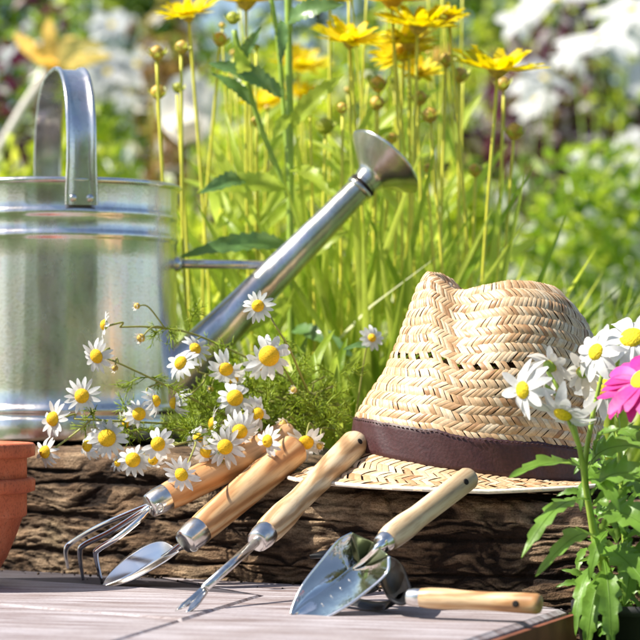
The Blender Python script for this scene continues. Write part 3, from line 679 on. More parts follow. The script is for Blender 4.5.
# ================================================================== FLOWERS
def petal(m, C, x, z, length, width, ang, droop, curl=0.0, r0=0.0, segs=5, notch=0, twist=0.0, cup=0.15):
    """petal from C in direction x (in the flower plane), z is the flower axis"""
    y = z.cross(x); rows = []
    for i in range(segs+1):
        t = i/segs; rr = r0+length*t; w_ = width*0.5*(math.sin(math.pi*min(1, 0.14+0.80*t))**0.6)
        if i == segs: w_ *= 0.62
        h = -droop*length*t*t+curl*length*math.sin(t*math.pi)*0.3
        c = C+x*(rr*(1-0.15*abs(droop)*t))+z*h; tw = twist*t; yy = y*math.cos(tw)+z*math.sin(tw)
        rows.append([c-yy*w_+z*cup*w_, c, c+yy*w_+z*cup*w_])
    if notch:
        y2 = (rows[-1][2]-rows[-1][0])*.3; rows[-1][0] -= y2; rows[-1][2] += y2
        rows[-1][0] += x*notch*length*.3; rows[-1][2] += x*notch*length*.3; rows[-1][1] -= x*notch*length*.2
    m.grid(rows)
def dome(m, C, z, r, h, seg=14, rings=5):
    x, y, z = frame(z, Vector((0.1, 0.2, 1))); 
    m.lathe([(-r*.25, r*.5), (0, r*.96)]+[(h*math.sin(a), r*math.cos(a)) for a in np.linspace(0.1, math.pi/2-0.02, rings)]+[(h, 0.0001)], C, z, seg)
def daisy(parent, C, z, r, npet=15, disc=0.34, droop=0.12, wpet=0.2, pm='petal_white', dm='disc', missing=0, name='flower', dh=0.8, calyx=True, jit=0.1):
    z = Vector(z).normalized(); x, y, _ = frame(z); m = MB(); a0 = random.random()*6
    for k in range(npet):
        if k < missing: continue
        a = a0+2*math.pi*(k+random.uniform(-.22, .22))/npet
        d = x*math.cos(a)+y*math.sin(a)
        petal(m, C, d, z, r*(1-disc*0.75)*random.uniform(.84, 1.06), r*wpet*random.uniform(.85, 1.15)*2, a, droop+random.uniform(-jit, jit*1.8), r0=r*disc*0.7, curl=random.uniform(-.2, .3), twist=random.uniform(-.35, .35))
    f = m.build(name, pm, parent)
    m = MB(); dome(m, C, z, r*disc, r*disc*dh); m.build('disc', dm, f)
    if calyx:
        m = MB(); m.lathe([(-r*.22, r*.06), (-r*.15, r*.2), (-r*.03, r*disc*.9), (0, r*disc*.9)], C, z, 12); m.build('calyx', 'stem_green', f)
    return f
def budhead(parent, C, z, r, name='bud', mat='bud', sep=True):
    z = Vector(z).normalized(); m = MB(); m.lathe([(-r, 0.0), (-r*.9, r*.45), (-r*.4, r*.92), (0, r), (r*.5, r*.85), (r*.85, r*.45), (r, 0)], C, z, 14); o = m.build(name, mat, parent)
    if sep:
        x, y, _ = frame(z); m = MB()
        for k in range(7):
            a = 2*math.pi*k/7; d = x*math.cos(a)+y*math.sin(a); petal(m, C-z*r*.8, d, z, r*1.7, r*.8, a, -0.5-random.random()*.5, segs=4)
        m.build('sepals', 'calyx', o)
    return o
def feather(m, base_, tip, n=16, ln=0.012):
    pts = bez([base_, base_.lerp(tip, .5)+Vector((0, 0, 0.003)), tip], 6); m.tube(pts, 0.00045, 4)
    for i in range(n):
        t = random.uniform(.15, 1); p = lerp_poly(pts, t); d = (tip-base_).normalized()*0.7+Vector((random.uniform(-1, 1), random.uniform(-.5, .5), random.uniform(-1, 1)))*0.8
        q = p+d.normalized()*ln*random.uniform(.5, 1.1); m.tube([p, q], [0.0004, 0.00018], 3)
        for _ in range(2):
            p2 = p.lerp(q, random.uniform(.3, .9)); d2 = d.normalized()+Vector((random.uniform(-1, 1), random.uniform(-.5, .5), random.uniform(-1, 1)))
            m.tube([p2, p2+d2.normalized()*ln*.4], [0.0003, 0.00015], 3)
# leaf helper ----------------------------------------------------------
def serr_leaf(m, base_, tip, width, normal, teeth=9, depth=0.25, bend=0.1, fold=0.25, lobes=False, n=None, waist=0.0, rib=False):
    base_, tip = Vector(base_), Vector(tip); L = (tip-base_).length; x = (tip-base_).normalized(); nrm_ = Vector(normal); y = nrm_.cross(x).normalized(); z = x.cross(y)
    n = n or teeth*4; rows = []
    for i in range(n+1):
        t = i/n; w_ = width*0.5*(math.sin(math.pi*(t**0.8))**0.75 if 0 < t < 1 else 0.02)
        ph = (t*teeth) % 1.0
        tooth = (1-depth)+depth*(ph) if not lobes else (1-depth)+depth*(0.5-0.5*math.cos(2*math.pi*ph))**0.7
        w_ *= tooth
        if waist: w_ *= 1-waist*math.exp(-((t-.12)/.15)**2)
        c = base_+x*L*t+z*(bend*L*math.sin(math.pi*t)-bend*L*.8*t*t)
        wob = 0.05*width*math.sin(t*17+teeth)
        rows.append([c-y*w_+z*(fold*w_+wob), c-y*w_*.5+z*(fold*.6*w_), c, c+y*w_*.5+z*(fold*.6*w_), c+y*w_+z*(fold*w_-wob)])
    m.grid(rows)
    if rib: m.tube([r_[2]+z*width*.012 for r_ in rows[::3]], [width*.022*(1-.8*i/(len(rows)//3+1)) for i in range(len(rows[::3]))], 5)
FACE = {'c': (0, -1, .12), 'l': (-.75, -.8, .1), 'r': (.7, -.75, .1), 'u': (0, -.75, .75), 'd': (0, -.85, -.45), 'L': (-1, -.15, .1), 'R': (1, -.3, .1), 'lu': (-.5, -.8, .45), 'ld': (-.5, -.85, -.35), 'ru': (.5, -.8, .4)}
def facev(k): return Vector(FACE[k])+Vector((random.uniform(-.12, .12), 0, random.uniform(-.1, .1)))
HUB = P(322, 424, 1.87)
def sprig(label, trunkpts, flowers, buds=(), feathers=0, fspread=None):
    """trunkpts: px list (px,py,d) from the bunch outwards; flowers: (px,py,d,r_px,face,joint index)"""
    tp = [P(*q) for q in trunkpts]
    t = thing('chamomile_sprig', tp[0], label, 'flower sprig', 'chamomile sprigs between the can and the hat')
    m = MB(); c = bez(tp, 8); m.tube(c, [0.0010-0.0003*i/len(c) for i in range(len(c))], 7); heads = []
    for fl in flowers:
        px, py, d, rp, fc, j = fl; C = P(px, py, d); z = facev(fc).normalized(); r = rp/F*d
        b0 = lerp_poly(c, j); back = C-z*r*0.25
        mid = b0.lerp(back, 0.55)-z*r*.6+Vector((0, 0, 0.004))
        m.tube(bez([b0, mid, back], 7), [0.00075]*15, 6); heads.append((C, z, r))
    for (px, py, d, rp, j) in buds:
        C = P(px, py, d); b0 = lerp_poly(c, j); m.tube(bez([b0, b0.lerp(C, .6)+Vector((0, 0, .006)), C], 6), [0.0006]*13, 6)
    m.build('stem', 'stem_brown', t)
    for C, z, r in heads:
        daisy(t, C, z, r*1.08, npet=random.choice((13, 14, 15, 16)), disc=random.uniform(.33, .41), droop=random.choice((.0, .2, .4, .75)), wpet=random.uniform(.11, .15), missing=random.choice((0, 0, 1, 2)), jit=.22, dh=random.uniform(.7, 1.05))
    for (px, py, d, rp, j) in buds:
        C = P(px, py, d); b_ = MB(); z = Vector((random.uniform(-1, -.2), -.6, random.uniform(-.3, .3))); o = budhead(t, C, z, rp/F*d*.55, 'spent_flower', 'bud', False)
        x, y, zz = frame(z); pm = MB()
        for k in range(9): a = k*.7; petal(pm, C, x*math.cos(a)+y*math.sin(a), zz, rp/F*d*.9, rp/F*d*.4, a, -.6, segs=4)
        pm.build('petals', 'petal_cream', o)
    if feathers:
        m = MB()
        for k in range(feathers):
            p = lerp_poly(c, random.uniform(*(fspread or (.05, .85)))); q = p+Vector((random.uniform(-.02, .02), random.uniform(-.012, .012), random.uniform(-.016, .02)))
            feather(m, p, q)
        m.build('feathery_foliage', 'fern', t)['kind'] = 'stuff'
    return t
sprig('long chamomile sprig arching left across the watering can, highest flower of the can side', [(322, 400, 1.87), (275, 372, 1.86), (235, 352, 1.85), (190, 333, 1.84), (150, 327, 1.82), (120, 327, 1.81)], [(105, 325, 1.80, 15, 'L', 1.0), (195, 349, 1.81, 17, 'ru', .55)], [(137, 306, 1.81, 6, .72), (141, 338, 1.81, 8, .68)], 5)
sprig('chamomile sprig with one flower drooping left below the highest one on the can', [(318, 425, 1.87), (260, 428, 1.85), (215, 410, 1.83), (165, 385, 1.80), (125, 366, 1.79), (106, 358, 1.79)], [(97, 356, 1.78, 18, 'ld', 1.0), (155, 401, 1.78, 16, 'R', .62)], [(115, 368, 1.79, 6, .85)], 6)
sprig('low chamomile sprig with the three leftmost flowers above the pots', [(320, 432, 1.86), (250, 432, 1.84), (190, 425, 1.82), (135, 422, 1.80), (95, 420, 1.79), (74, 419, 1.79)], [(54, 419, 1.78, 20, 'l', 1.0), (82, 396, 1.78, 19, 'c', .8), (46, 452, 1.78, 17, 'l', .83)], (), 10)
sprig('chamomile sprig with a pair of flowers side by side near the can base', [(318, 436, 1.86), (255, 438, 1.83), (190, 430, 1.81), (140, 430, 1.80), (112, 436, 1.79)], [(107, 438, 1.78, 21, 'c', 1.0), (88, 446, 1.785, 15, 'l', .95), (127, 423, 1.80, 14, 'ld', .85), (139, 414, 1.785, 16, 'c', .8)], (), 8)
sprig('chamomile sprig hanging its flowers in front of the log', [(300, 440, 1.82), (255, 448, 1.80), (205, 440, 1.78), (170, 446, 1.77)], [(158, 444, 1.75, 19, 'c', 1.0), (153, 460, 1.765, 14, 'd', .9), (133, 460, 1.765, 18, 'c', .8), (182, 474, 1.715, 20, 'ld', .75), (118, 463, 1.78, 10, 'l', .8)], (), 6)
sprig('chamomile sprig with overlapping blooms beside the spout base', [(322, 410, 1.87), (270, 395, 1.86), (225, 380, 1.85), (198, 372, 1.84)], [(181, 363, 1.80, 19, 'lu', 1.0), (175, 403, 1.81, 17, 'L', .9), (226, 369, 1.80, 19, 'd', .8), (233, 379, 1.82, 15, 'd', .7)], [(211, 389, 1.82, 5, .7), (294, 390, 1.83, 6, .2)], 9)
sprig('chamomile sprig with two large flowers one behind the other below the spout', [(325, 420, 1.87), (300, 395, 1.85), (285, 370, 1.83)], [(269, 356, 1.79, 25, 'c', 1.0), (262, 364, 1.81, 19, 'd', .9)], (), 6)
sprig('chamomile sprig with one flower overlapping the middle of the spout', [(322, 418, 1.87), (305, 385, 1.84), (290, 350, 1.81), (275, 325, 1.80)], [(258, 306, 1.79, 17, 'c', 1.0)], (), 5)
sprig('crowded chamomile sprig with drooping flowers over the two left handles', [(325, 432, 1.86), (295, 425, 1.84), (265, 420, 1.82), (240, 415, 1.81)], [(235, 398, 1.79, 21, 'c', 1.0), (257, 414, 1.79, 18, 'r', .7), (240, 431, 1.775, 21, 'd', .9), (225, 447, 1.765, 22, 'c', .95), (207, 451, 1.77, 17, 'd', .9), (213, 424, 1.79, 18, 'L', 1.0), (268, 441, 1.762, 17, 'l', .5), (198, 438, 1.79, 14, 'c', 1.0)], [(284, 424, 1.80, 9, .3)], 14)
sprig('chamomile sprig with one drooping flower just left of the brim', [(335, 430, 1.85), (325, 428, 1.83), (315, 430, 1.81)], [(306, 442, 1.79, 20, 'd', 1.0)], [(320, 446, 1.79, 7, .6)], 8, (0, 1))
m = MB(); ft = thing('chamomile_foliage', P(290, 430, 1.86), 'dark green feathery foliage matted behind the chamomile flowers', 'foliage')
for k in range(75):
    x_ = random.uniform(190, 345); y_ = random.uniform(370, 445) if x_ > 225 else random.uniform(405, 445); p = P(x_, y_, random.uniform(1.83, 1.93)); q = p+Vector((random.uniform(-.022, .022), random.uniform(-.01, .01), random.uniform(-.012, .022))); feather(m, p, q, 14, 0.011)
o = m.build('feathery_leaf', 'fern', ft); o['kind'] = 'stuff'
lv = MB()
for k in range(26):
    p = P(random.uniform(285, 350), random.uniform(400, 445), random.uniform(1.90, 1.98)); q = p+Vector((random.uniform(-.05, .03), random.uniform(-.02, .02), random.uniform(.02, .07))); serr_leaf(lv, p, q, random.uniform(.006, .012), (random.uniform(-.3, .3), -.8, .5), 3, .03, .2, .3, n=12)
_lv = lv
m = MB()
for k in range(16):
    a = P(random.uniform(200, 300), random.uniform(385, 440), 1.87); b_ = P(random.uniform(310, 358), random.uniform(375, 440), 1.88); m.tube(bez([a, a.lerp(b_, .5)+Vector((0, 0, random.uniform(-.008, .008))), b_], 6), 0.0007, 5)
m.build('stem', 'stem_brown', ft); _lv.build('broad_leaves', 'leaf_bright', ft)['kind'] = 'stuff'
# tall aster stem ------------------------------------------------------
as_ = thing('aster_plant', G(292, 2.12, GZ), 'tall green leafy stem with serrated leaves rising behind the spout', 'plant')
m = MB(); m.tube(bez([G(294, 2.12, GZ), P(291, 300, 2.12), P(290, 150, 2.12), P(289, 60, 2.12), P(288, -40, 2.12)], 8), [0.0033]*33, 10)
m.tube(bez([P(290, 200, 2.12), P(262, 130, 2.12), P(248, 85, 2.115), P(234, 30, 2.11)], 8), [0.0024]*25, 8)
m.tube(bez([P(290, 190, 2.12), P(283, 100, 2.13), P(278, 40, 2.13), P(268, -20, 2.13)], 8), [0.0022]*25, 8); m.build('stem', 'stem_green', as_)
for (a, b_, wd, mt, te) in (((284, 97, 2.12), (211, 60, 2.10), 17, 'leaf_aster', 12), ((256, 108, 2.12), (214, 72, 2.11), 11, 'leaf_aster', 9), ((246, 85, 2.11), (236, 45, 2.1), 12, 'leaf_bright', 7), ((241, 62, 2.12), (260, 28, 2.1), 10, 'leaf_aster', 6),
    ((286, 22, 2.12), (342, 2, 2.1), 17, 'leaf_aster', 9), ((289, 128, 2.12), (342, 74, 2.1), 15, 'leaf_bright', 10), ((289, 115, 2.11), (272, 140, 2.09), 10, 'leaf_bright', 5), ((282, 20, 2.11), (281, 62, 2.09), 9, 'leaf_aster', 8), ((287, 188, 2.12), (200, 188, 2.08), 18, 'leaf_bright', 10),
    ((245, 180, 2.10), (203, 190, 2.06), 14, 'leaf_aster', 8), ((290, 245, 2.12), (183, 252, 2.08), 16, 'leaf_aster', 10), ((291, 270, 2.12), (345, 230, 2.09), 15, 'leaf_bright', 8), ((291, 170, 2.12), (330, 190, 2.07), 14, 'leaf_bright', 8), ((292, 330, 2.12), (352, 352, 2.07), 15, 'leaf_aster', 9), ((292, 300, 2.1), (248, 330, 2.06), 13, 'leaf_bright', 8)):
    m = MB(); serr_leaf(m, P(*a), P(*b_), wd/F*2.12*1.5, (0.15, -0.9, 0.4), teeth=te, depth=.28, bend=.12, fold=.3); m.build('leaf', mt, as_)
bh = MB(); budhead(as_, P(233, 18, 2.11), (0, 0, 1), 0.006, 'bud', 'calyx')
# coreopsis ------------------------------------------------------------
def coreopsis(label, px, py, d, w_, base, kind='flower', tilt=(0, -.1, 1), bend=0.0, group=None):
    C = P(px, py, d); b0 = G(base+random.uniform(-14, 14), d+random.uniform(-.03, .03), GZ); t = thing('coreopsis_flower' if kind == 'flower' else 'coreopsis_bud', b0, label, 'flower' if kind == 'flower' else 'flower bud', group)
    m = MB(); mid = b0.lerp(C, .55)+Vector((bend+random.uniform(-.014, .014), 0, 0)); m.tube(bez([b0, mid, C-Vector(tilt).normalized()*0.006], 10), [0.0018]*10+[0.0014]*11, 7); m.build('stem', 'stem_yellow', t)
    w_ *= 1.25; z = Vector(tilt).normalized(); r = w_/F*d/2
    if kind == 'flower':
        x, y, _ = frame(z, Vector((.1, 1, 0))); m = MB(); k_ = 19
        for k in range(k_):
            a = 2*math.pi*(k+random.uniform(-.2, .2))/k_; dd = x*math.cos(a)+y*math.sin(a)
            petal(m, C, dd, z, r*.98*random.uniform(.88, 1.05), r*.40, a, random.uniform(-.45, 0.0), r0=r*.18, notch=.5, twist=random.uniform(-.3, .3), cup=.2)
            if k % 2: petal(m, C+z*.002, dd, z, r*.72*random.uniform(.88, 1.05), r*.36, a+.2, random.uniform(-.8, -.4), r0=r*.1, notch=.5, cup=.2)
        f = m.build('petals', 'petal_yellow', t); m = MB(); dome(m, C+z*.001, z, r*.25, r*.25); m.build('disc', 'disc', f)
        m = MB(); m.lathe([(-0.008, .0015), (-.006, .0045), (-.002, r*.24), (0.0005, r*.3)], C, z, 12); m.build('calyx', 'bud', t)
    else: budhead(t, C, z, r, 'bud', 'bud' if kind == 'bud' else 'calyx')
    return t
CF = 'yellow coreopsis flowers'
coreopsis('yellow coreopsis flower at the top left edge above the watering can', 188, 14, 2.20, 44, 228, tilt=(-.15, -.3, 1))
coreopsis('wide yellow coreopsis flower cut by the top edge above the aster', 246, 2, 2.16, 62, 262)
coreopsis('full yellow coreopsis flower seen side on above the spout rose', 350, 40, 2.14, 54, 372, tilt=(.05, -.35, 1))
coreopsis('wide yellow coreopsis flower overlapping another, right of the spout rose', 418, 26, 2.13, 60, 428, tilt=(.1, -.25, 1))
coreopsis('yellow coreopsis flower half hidden just under a wider bloom', 408, 42, 2.17, 48, 412, tilt=(-.1, -.3, 1))
coreopsis('small yellow coreopsis flower with upturned petals near the top', 451, 16, 2.14, 26, 458, tilt=(.2, 0, 1))
coreopsis('largest yellow coreopsis flower standing alone on the right, seen side on', 498, 70, 2.11, 66, 478, tilt=(.08, -.2, 1), bend=.004)
coreopsis('yellow coreopsis flower cut by the top edge above the spout rose', 392, 1, 2.15, 64, 398)
coreopsis('ragged orange yellow coreopsis flower with folded petals', 402, 54, 2.19, 46, 402, tilt=(-.3, -.5, .8))
coreopsis('small orange yellow coreopsis flower lowest of the cluster', 418, 72, 2.22, 34, 425, tilt=(.2, -.5, .8))
coreopsis('blurred yellow coreopsis flower behind the aster stem, upper one', 300, 65, 2.7, 42, 306, tilt=(.2, -.4, .8))
coreopsis('blurred yellow coreopsis flower behind the aster stem, lower one', 268, 102, 2.75, 40, 275, tilt=(-.2, -.4, .8))
coreopsis('blurred yellow coreopsis flower right of the aster stem', 302, 94, 2.7, 30, 320, tilt=(.2, -.4, .8))
coreopsis('yellow coreopsis flower at the top edge between wider ones', 330, 0, 2.3, 48, 338)
for (x_, y_, w_, b_, lb) in ((158, 92, 12, 176, 'coreopsis bud in front of the blush lily, left of the pair'), (178, 88, 9, 190, 'small green coreopsis bud beside a brown one above the can rim'), (157, 53, 12, 172, 'coreopsis bud highest on the left above the can'), (182, 47, 11, 215, 'coreopsis bud right of the highest left one'), (220, 39, 12, 232, 'coreopsis bud left of the aster tip'),
    (378, 84, 13, 388, 'round brown coreopsis bud, upper of the two above the rose'), (377, 103, 12, 384, 'round brown coreopsis bud, lower of the two above the rose'), (420, 98, 12, 420, 'coreopsis bud right of the two round brown buds'), (430, 115, 13, 438, 'coreopsis bud with spread sepals on a curved stem'), (447, 60, 12, 452, 'coreopsis bud under the small upturned flower'), (460, 75, 13, 455, 'coreopsis bud between the small flower and the largest flower'),
    (503, 84, 12, 498, 'coreopsis bud tucked under the largest flower'), (515, 131, 14, 498, 'rightmost coreopsis bud on a bare curved stem'), (475, 170, 11, 455, 'short coreopsis bud left of the largest flower stems'), (428, 168, 8, 436, 'tiny coreopsis bud low right of the rose'), (325, 126, 14, 338, 'green coreopsis bud left of the rose'), (342, 108, 9, 349, 'small pale coreopsis bud behind the rose stems'), (392, 138, 9, 399, 'small pale coreopsis bud right of the spout rose'), (256, 121, 8, 262, 'small bud behind the aster branch'), (310, 100, 8, 314, 'small bud between the aster stem and the spout rose')):
    coreopsis(lb, x_, y_, 2.13+random.uniform(-.02, .08), w_, b_, 'bud' if 'green' not in lb else 'green', tilt=(random.uniform(-.2, .2), -.2, 1), bend=random.uniform(-.004, .004))
for k in range(30):
    x_ = random.choice([random.uniform(205, 270), random.uniform(325, 520), random.uniform(380, 470), random.uniform(330, 450)]); y_ = random.uniform(-30, 130) if x_ < 470 else random.uniform(120, 220); d_ = random.uniform(2.16, 2.5)
    top_ = P(x_, y_, d_); b0 = G(x_+random.uniform(-34, 34), d_, GZ)
    m = MB(); m.tube(bez([b0, b0.lerp(top_, .5)+Vector((random.uniform(-.02, .02), 0, 0)), top_], 8), [random.uniform(.0012, .0018)]*9+[0.0011]*8, 6)
    lf = MB()
    for q_ in range(9):
        pz = b0.lerp(top_, random.uniform(.15, .72)); a_ = random.choice((-1, 1))*random.uniform(.25, 1.0); L_ = random.uniform(.05, .11); tp_ = pz+Vector((math.sin(a_)*L_, random.uniform(-.03, .02), math.cos(a_)*L_)); serr_leaf(lf, pz, tp_, random.uniform(.005, .015), (random.uniform(-.5, .5), -.8, .4), 3, .03, random.uniform(.05, .25), .3, n=10)
    pl_ = thing('coreopsis_plant', b0, 'thin yellow green flowerless leafy stem with a tiny bud among the coreopsis', 'plant', 'bare coreopsis stems'); m.build('stem', 'stem_yellow', pl_); lo_ = lf.build('leaves', 'leaf_bright', pl_); lo_['kind'] = 'stuff'; budhead(pl_, top_, (random.uniform(-.2, .2), -.2, 1), random.uniform(.002, .0042), 'bud', random.choice(('bud', 'calyx')))
# ================================================================== MEADOW GRASS (stuff)
def blades(n, xr, dr, hr, wr, lean=0.35, seg=6, name='meadow_grass', mat='grass', z0=GZ, fwd=0.25):
    X = rng.uniform(*xr, n); D = rng.uniform(*dr, n); x0 = (X-320)/F*D; h = rng.uniform(*hr, n); wd = rng.uniform(*wr, n)
    az = rng.uniform(0, 2*np.pi, n); ln = rng.uniform(0.05, lean, n)*h; fa_ = rng.uniform(0, np.pi, n)
    t = np.linspace(0, 1, seg+1); V = np.zeros((n, seg+1, 3, 3), dtype=np.float32)
    cx = x0[:, None]+np.cos(az)[:, None]*ln[:, None]*t**2; cy = D[:, None]+np.sin(az)[:, None]*ln[:, None]*t**2*.5; cz = z0+h[:, None]*(t-0.12*t**3)
    w_ = wd[:, None]*0.5*np.clip(np.sin(np.pi*(0.18+0.82*t)), 0, 1)**.7; w_[:, -1] = 0.0001
    sx, sy = np.cos(fa_*.5-.7)[:, None]*w_, np.sin(fa_*.5-.7)[:, None]*w_
    for k, s_ in enumerate((-1, 0, 1)):
        V[:, :, k, 0] = cx+s_*sx; V[:, :, k, 1] = cy+s_*sy+(0 if s_ else .15*w_); V[:, :, k, 2] = cz
    idx = np.arange(n*(seg+1)*3).reshape(n, seg+1, 3)
    a = idx[:, :-1, :-1]; b_ = idx[:, 1:, :-1]; c = idx[:, 1:, 1:]; d_ = idx[:, :-1, 1:]
    o = npmesh(name, V.reshape(-1, 3), np.stack([a, b_, c, d_], -1).reshape(-1, 4), mat)
    return tag(o, 'dense bright green meadow grass behind the log', 'grass', kind='stuff')
blades(1050, (120, 640), (2.14, 2.6), (.15, .37), (.003, .009), .7)
o = blades(1700, (-120, 760), (2.6, 3.7), (.12, .36), (.005, .012), .6); o['label'] = 'softly blurred grass further back in the meadow'
# spiky daylily tuft between can and spout
def tuft(label, px, py, d, n, ln, wd, mat='leaf_bright', spread=1.0, g0=None):
    b0 = G(px, d, GZ); t = thing('leaf_tuft', b0, label, 'plant', g0); m = MB()
    for k in range(n):
        a = random.uniform(-1, 1)*spread; L_ = ln*random.uniform(.7, 1.1); tip = b0+Vector((math.sin(a)*L_*.7, random.uniform(-.05, .05), math.cos(a*.8)*L_)); mid = b0.lerp(tip, .5)+Vector((-math.sin(a)*L_*.12, 0, L_*.06))
        c = bez([b0, mid, tip], 7); rows = []; N = len(c); yv = Vector((math.cos(a), .4*random.uniform(-1, 1), -math.sin(a))).normalized()
        for i, p in enumerate(c): w_ = wd/2*math.sin(math.pi*(.2+.8*i/(N-1)))**.6 if i < N-1 else 0.0001; rows.append([p-yv*w_, p+Vector((0, .25*w_, 0)), p+yv*w_])
        m.grid(rows)
    m.build('leaf_blades', mat, t); return t
tuft('bright spiky leaf tuft between the watering can and its spout', 222, 0, 2.12, 21, .30, .008, spread=.75)
tuft('broad grassy leaf tuft rising just below the rose', 370, 0, 2.11, 21, .40, .008, spread=.55)
tuft('grassy leaf tuft left of the hat crown', 410, 0, 2.09, 16, .32, .008, spread=.6)
tuft('wide grassy leaf tuft behind the hat crown, right of the rose', 470, 0, 2.14, 16, .36, .008, spread=.55)
tuft('two toned leaf tuft behind the right side of the hat', 596, 0, 2.05, 12, .25, .010, spread=.5)
tuft('grassy leaf tuft behind the middle of the spout', 325, 0, 2.14, 21, .40, .008, spread=.55)
# small flower on a pale leaf at the hat's left
t = thing('chamomile_sprig', P(352, 440, 1.93), 'lone chamomile flower left of the hat crown', 'flower sprig', 'chamomile sprigs between the can and the hat')
m = MB(); m.tube(bez([P(352, 445, 1.93), P(358, 400, 1.93), P(366, 350, 1.93), P(371, 340, 1.925)], 7), .0008, 6); m.build('stem', 'stem_brown', t); daisy(t, P(372, 338, 1.92), (.3, -1, .2), .0115, 12, .3, .2, .17)
t2_ = MB(); serr_leaf(t2_, P(378, 350, 1.93), P(344, 347, 1.91), .009, (0, -.6, .8), 5, .05, .1, .2); t2_.build('leaf', 'leaf_aster', t)
# ================================================================== RIGHT HAND PLANT
pc = G(636, 1.60, GZ)
pt = thing('flower_pot', pc, 'dark round plant pot at the lower right corner beside the deck', 'pot')
m = MB(); m.lathe([(0, .030), (.055, .040), (.0555, .0425), (.062, .0425), (.062, .039), (.05, .038)], pc, ax, 48); m.build('body', 'pot_black', pt)
m = MB(); m.lathe([(.05, .038), (.052, .02), (.053, 0)], pc, ax, 32); m.build('soil', 'soil', pt)
mp_ = thing('daisy_plant', pc+Vector((0, 0, .052)), 'leafy white daisy plant growing from the dark pot right of the hat', 'plant')
root = pc+Vector((-.008, -.005, .052))
stems = {'a': [root, P(600, 560, 1.57), P(588, 500, 1.56), P(580, 450, 1.55), P(572, 425, 1.545)], 'b': [root, P(604, 560, 1.57), P(592, 520, 1.565), P(585, 470, 1.56), P(592, 420, 1.56), P(603, 370, 1.56)], 'c': [root, P(626, 560, 1.58), P(622, 480, 1.58), P(616, 400, 1.58), P(618, 345, 1.58)], 'd': [P(580, 450, 1.55), P(566, 415, 1.548), P(556, 395, 1.55), P(545, 385, 1.55)], 'e': [P(578, 440, 1.55), P(570, 410, 1.56), P(556, 385, 1.56), P(548, 372, 1.565)]}
m = MB()
for k, s_ in stems.items():
    c = bez(s_, 8); m.tube(c, [0.0030-0.0018*i/len(c) if k in 'abc' else 0.0012 for i in range(len(c))], 9)
m.build('stem', 'stem_green', mp_)
for (x_, y_, d_, r_, fc, n_, mt) in ((523, 390, 1.55, 31, (-.75, -.6, -.05), 12, 'petal_white'), (563, 414, 1.545, 33, (-.35, -.45, -.75), 13, 'petal_white'), (550, 366, 1.57, 26, (.45, .5, .5), 12, 'petal_cream'), (596, 352, 1.565, 30, (-.5, -.5, .2), 11, 'petal_white'), (632, 338, 1.585, 42, (-.2, -.6, .55), 13, 'petal_white'), (583, 372, 1.58, 24, (.1, .6, .5), 10, 'petal_cream'), (604, 388, 1.59, 30, (-.3, -.8, .1), 12, 'petal_white')):
    daisy(mp_, P(x_, y_, d_), fc, r_/F*d_*1.08, n_+3, .28, .2, .155, mt, 'disc_lemon', name='flower', dh=.5, jit=.4)
for (a, b_, wd, nn) in (((584, 468, 1.56), (510, 472, 1.52), 22, (0, -.45, .9)), ((590, 500, 1.56), (521, 545, 1.50), 24, (-.2, -.5, .8)), ((600, 545, 1.565), (541, 560, 1.50), 22, (.1, -.5, .85)), ((588, 470, 1.57), (640, 440, 1.54), 34, (.2, -.7, .6)), ((592, 495, 1.57), (655, 470, 1.53), 40, (.1, -.7, .6)), ((596, 520, 1.57), (660, 530, 1.52), 44, (.1, -.8, .5)), ((600, 545, 1.57), (650, 585, 1.52), 40, (.2, -.8, .5)),
    ((600, 560, 1.57), (572, 628, 1.53), 16, (-.5, -.8, .2)), ((604, 570, 1.57), (585, 645, 1.54), 30, (-.3, -.8, .3)), ((604, 560, 1.56), (612, 650, 1.52), 26, (0, -.9, .3)), ((610, 500, 1.59), (572, 455, 1.60), 20, (0, -.7, .6)), ((588, 480, 1.56), (620, 505, 1.53), 20, (.1, -.6, .7)), ((620, 480, 1.58), (665, 495, 1.56), 44, (0, -.7, .7)), ((616, 430, 1.58), (648, 452, 1.56), 26, (0, -.7, .7)), ((595, 455, 1.56), (622, 425, 1.54), 18, (0, -.5, .8)), ((612, 560, 1.58), (640, 560, 1.55), 30, (0, -.8, .5)), ((608, 530, 1.56), (588, 575, 1.54), 16, (-.3, -.8, .4)), ((626, 540, 1.58), (628, 600, 1.55), 30, (0.2, -.8, .4))):
    m = MB(); serr_leaf(m, P(*a), P(*b_), wd/F*1.56*1.15, nn, teeth=random.choice((5, 6, 7)), depth=.42, bend=random.uniform(.08, .22), fold=random.uniform(.1, .5), n=42, waist=.5, rib=True); m.build('leaf', 'leaf_mum', mp_)
m = MB()
for k in range(150):
    p = P(random.uniform(584, 665), random.uniform(455, 640), random.uniform(1.57, 1.64)); q = p+Vector((random.uniform(-.02, .02), random.uniform(-.02, .0), random.uniform(-.02, .015))); serr_leaf(m, p, q, random.uniform(.005, .011), (random.uniform(-.4, .4), -.7, .5), 4, .4, .15, .3, False, 16)
o = m.build('small_leaves', 'leaf_mum', mp_); o['kind'] = 'stuff'
pk = thing('pink_daisy', pc+Vector((.012, -.004, .052)), 'magenta pink daisy at the right edge among the white ones', 'flower')
m = MB(); m.tube(bez([pc+Vector((.012, -.004, .052)), P(648, 520, 1.55), P(646, 430, 1.53), P(642, 385, 1.525)], 8), .0017, 8); m.build('stem', 'stem_green', pk)
daisy(pk, P(643, 379, 1.52), (-.4, -.45, .55), .033, 20, .26, .12, .14, 'petal_pink', 'disc_lemon', dh=.4, jit=.2)
daisy(pk, P(643, 381, 1.521), (-.4, -.45, .53), .029, 16, .26, .3, .14, 'petal_pink', 'disc_lemon', dh=.4, jit=.2, calyx=False)
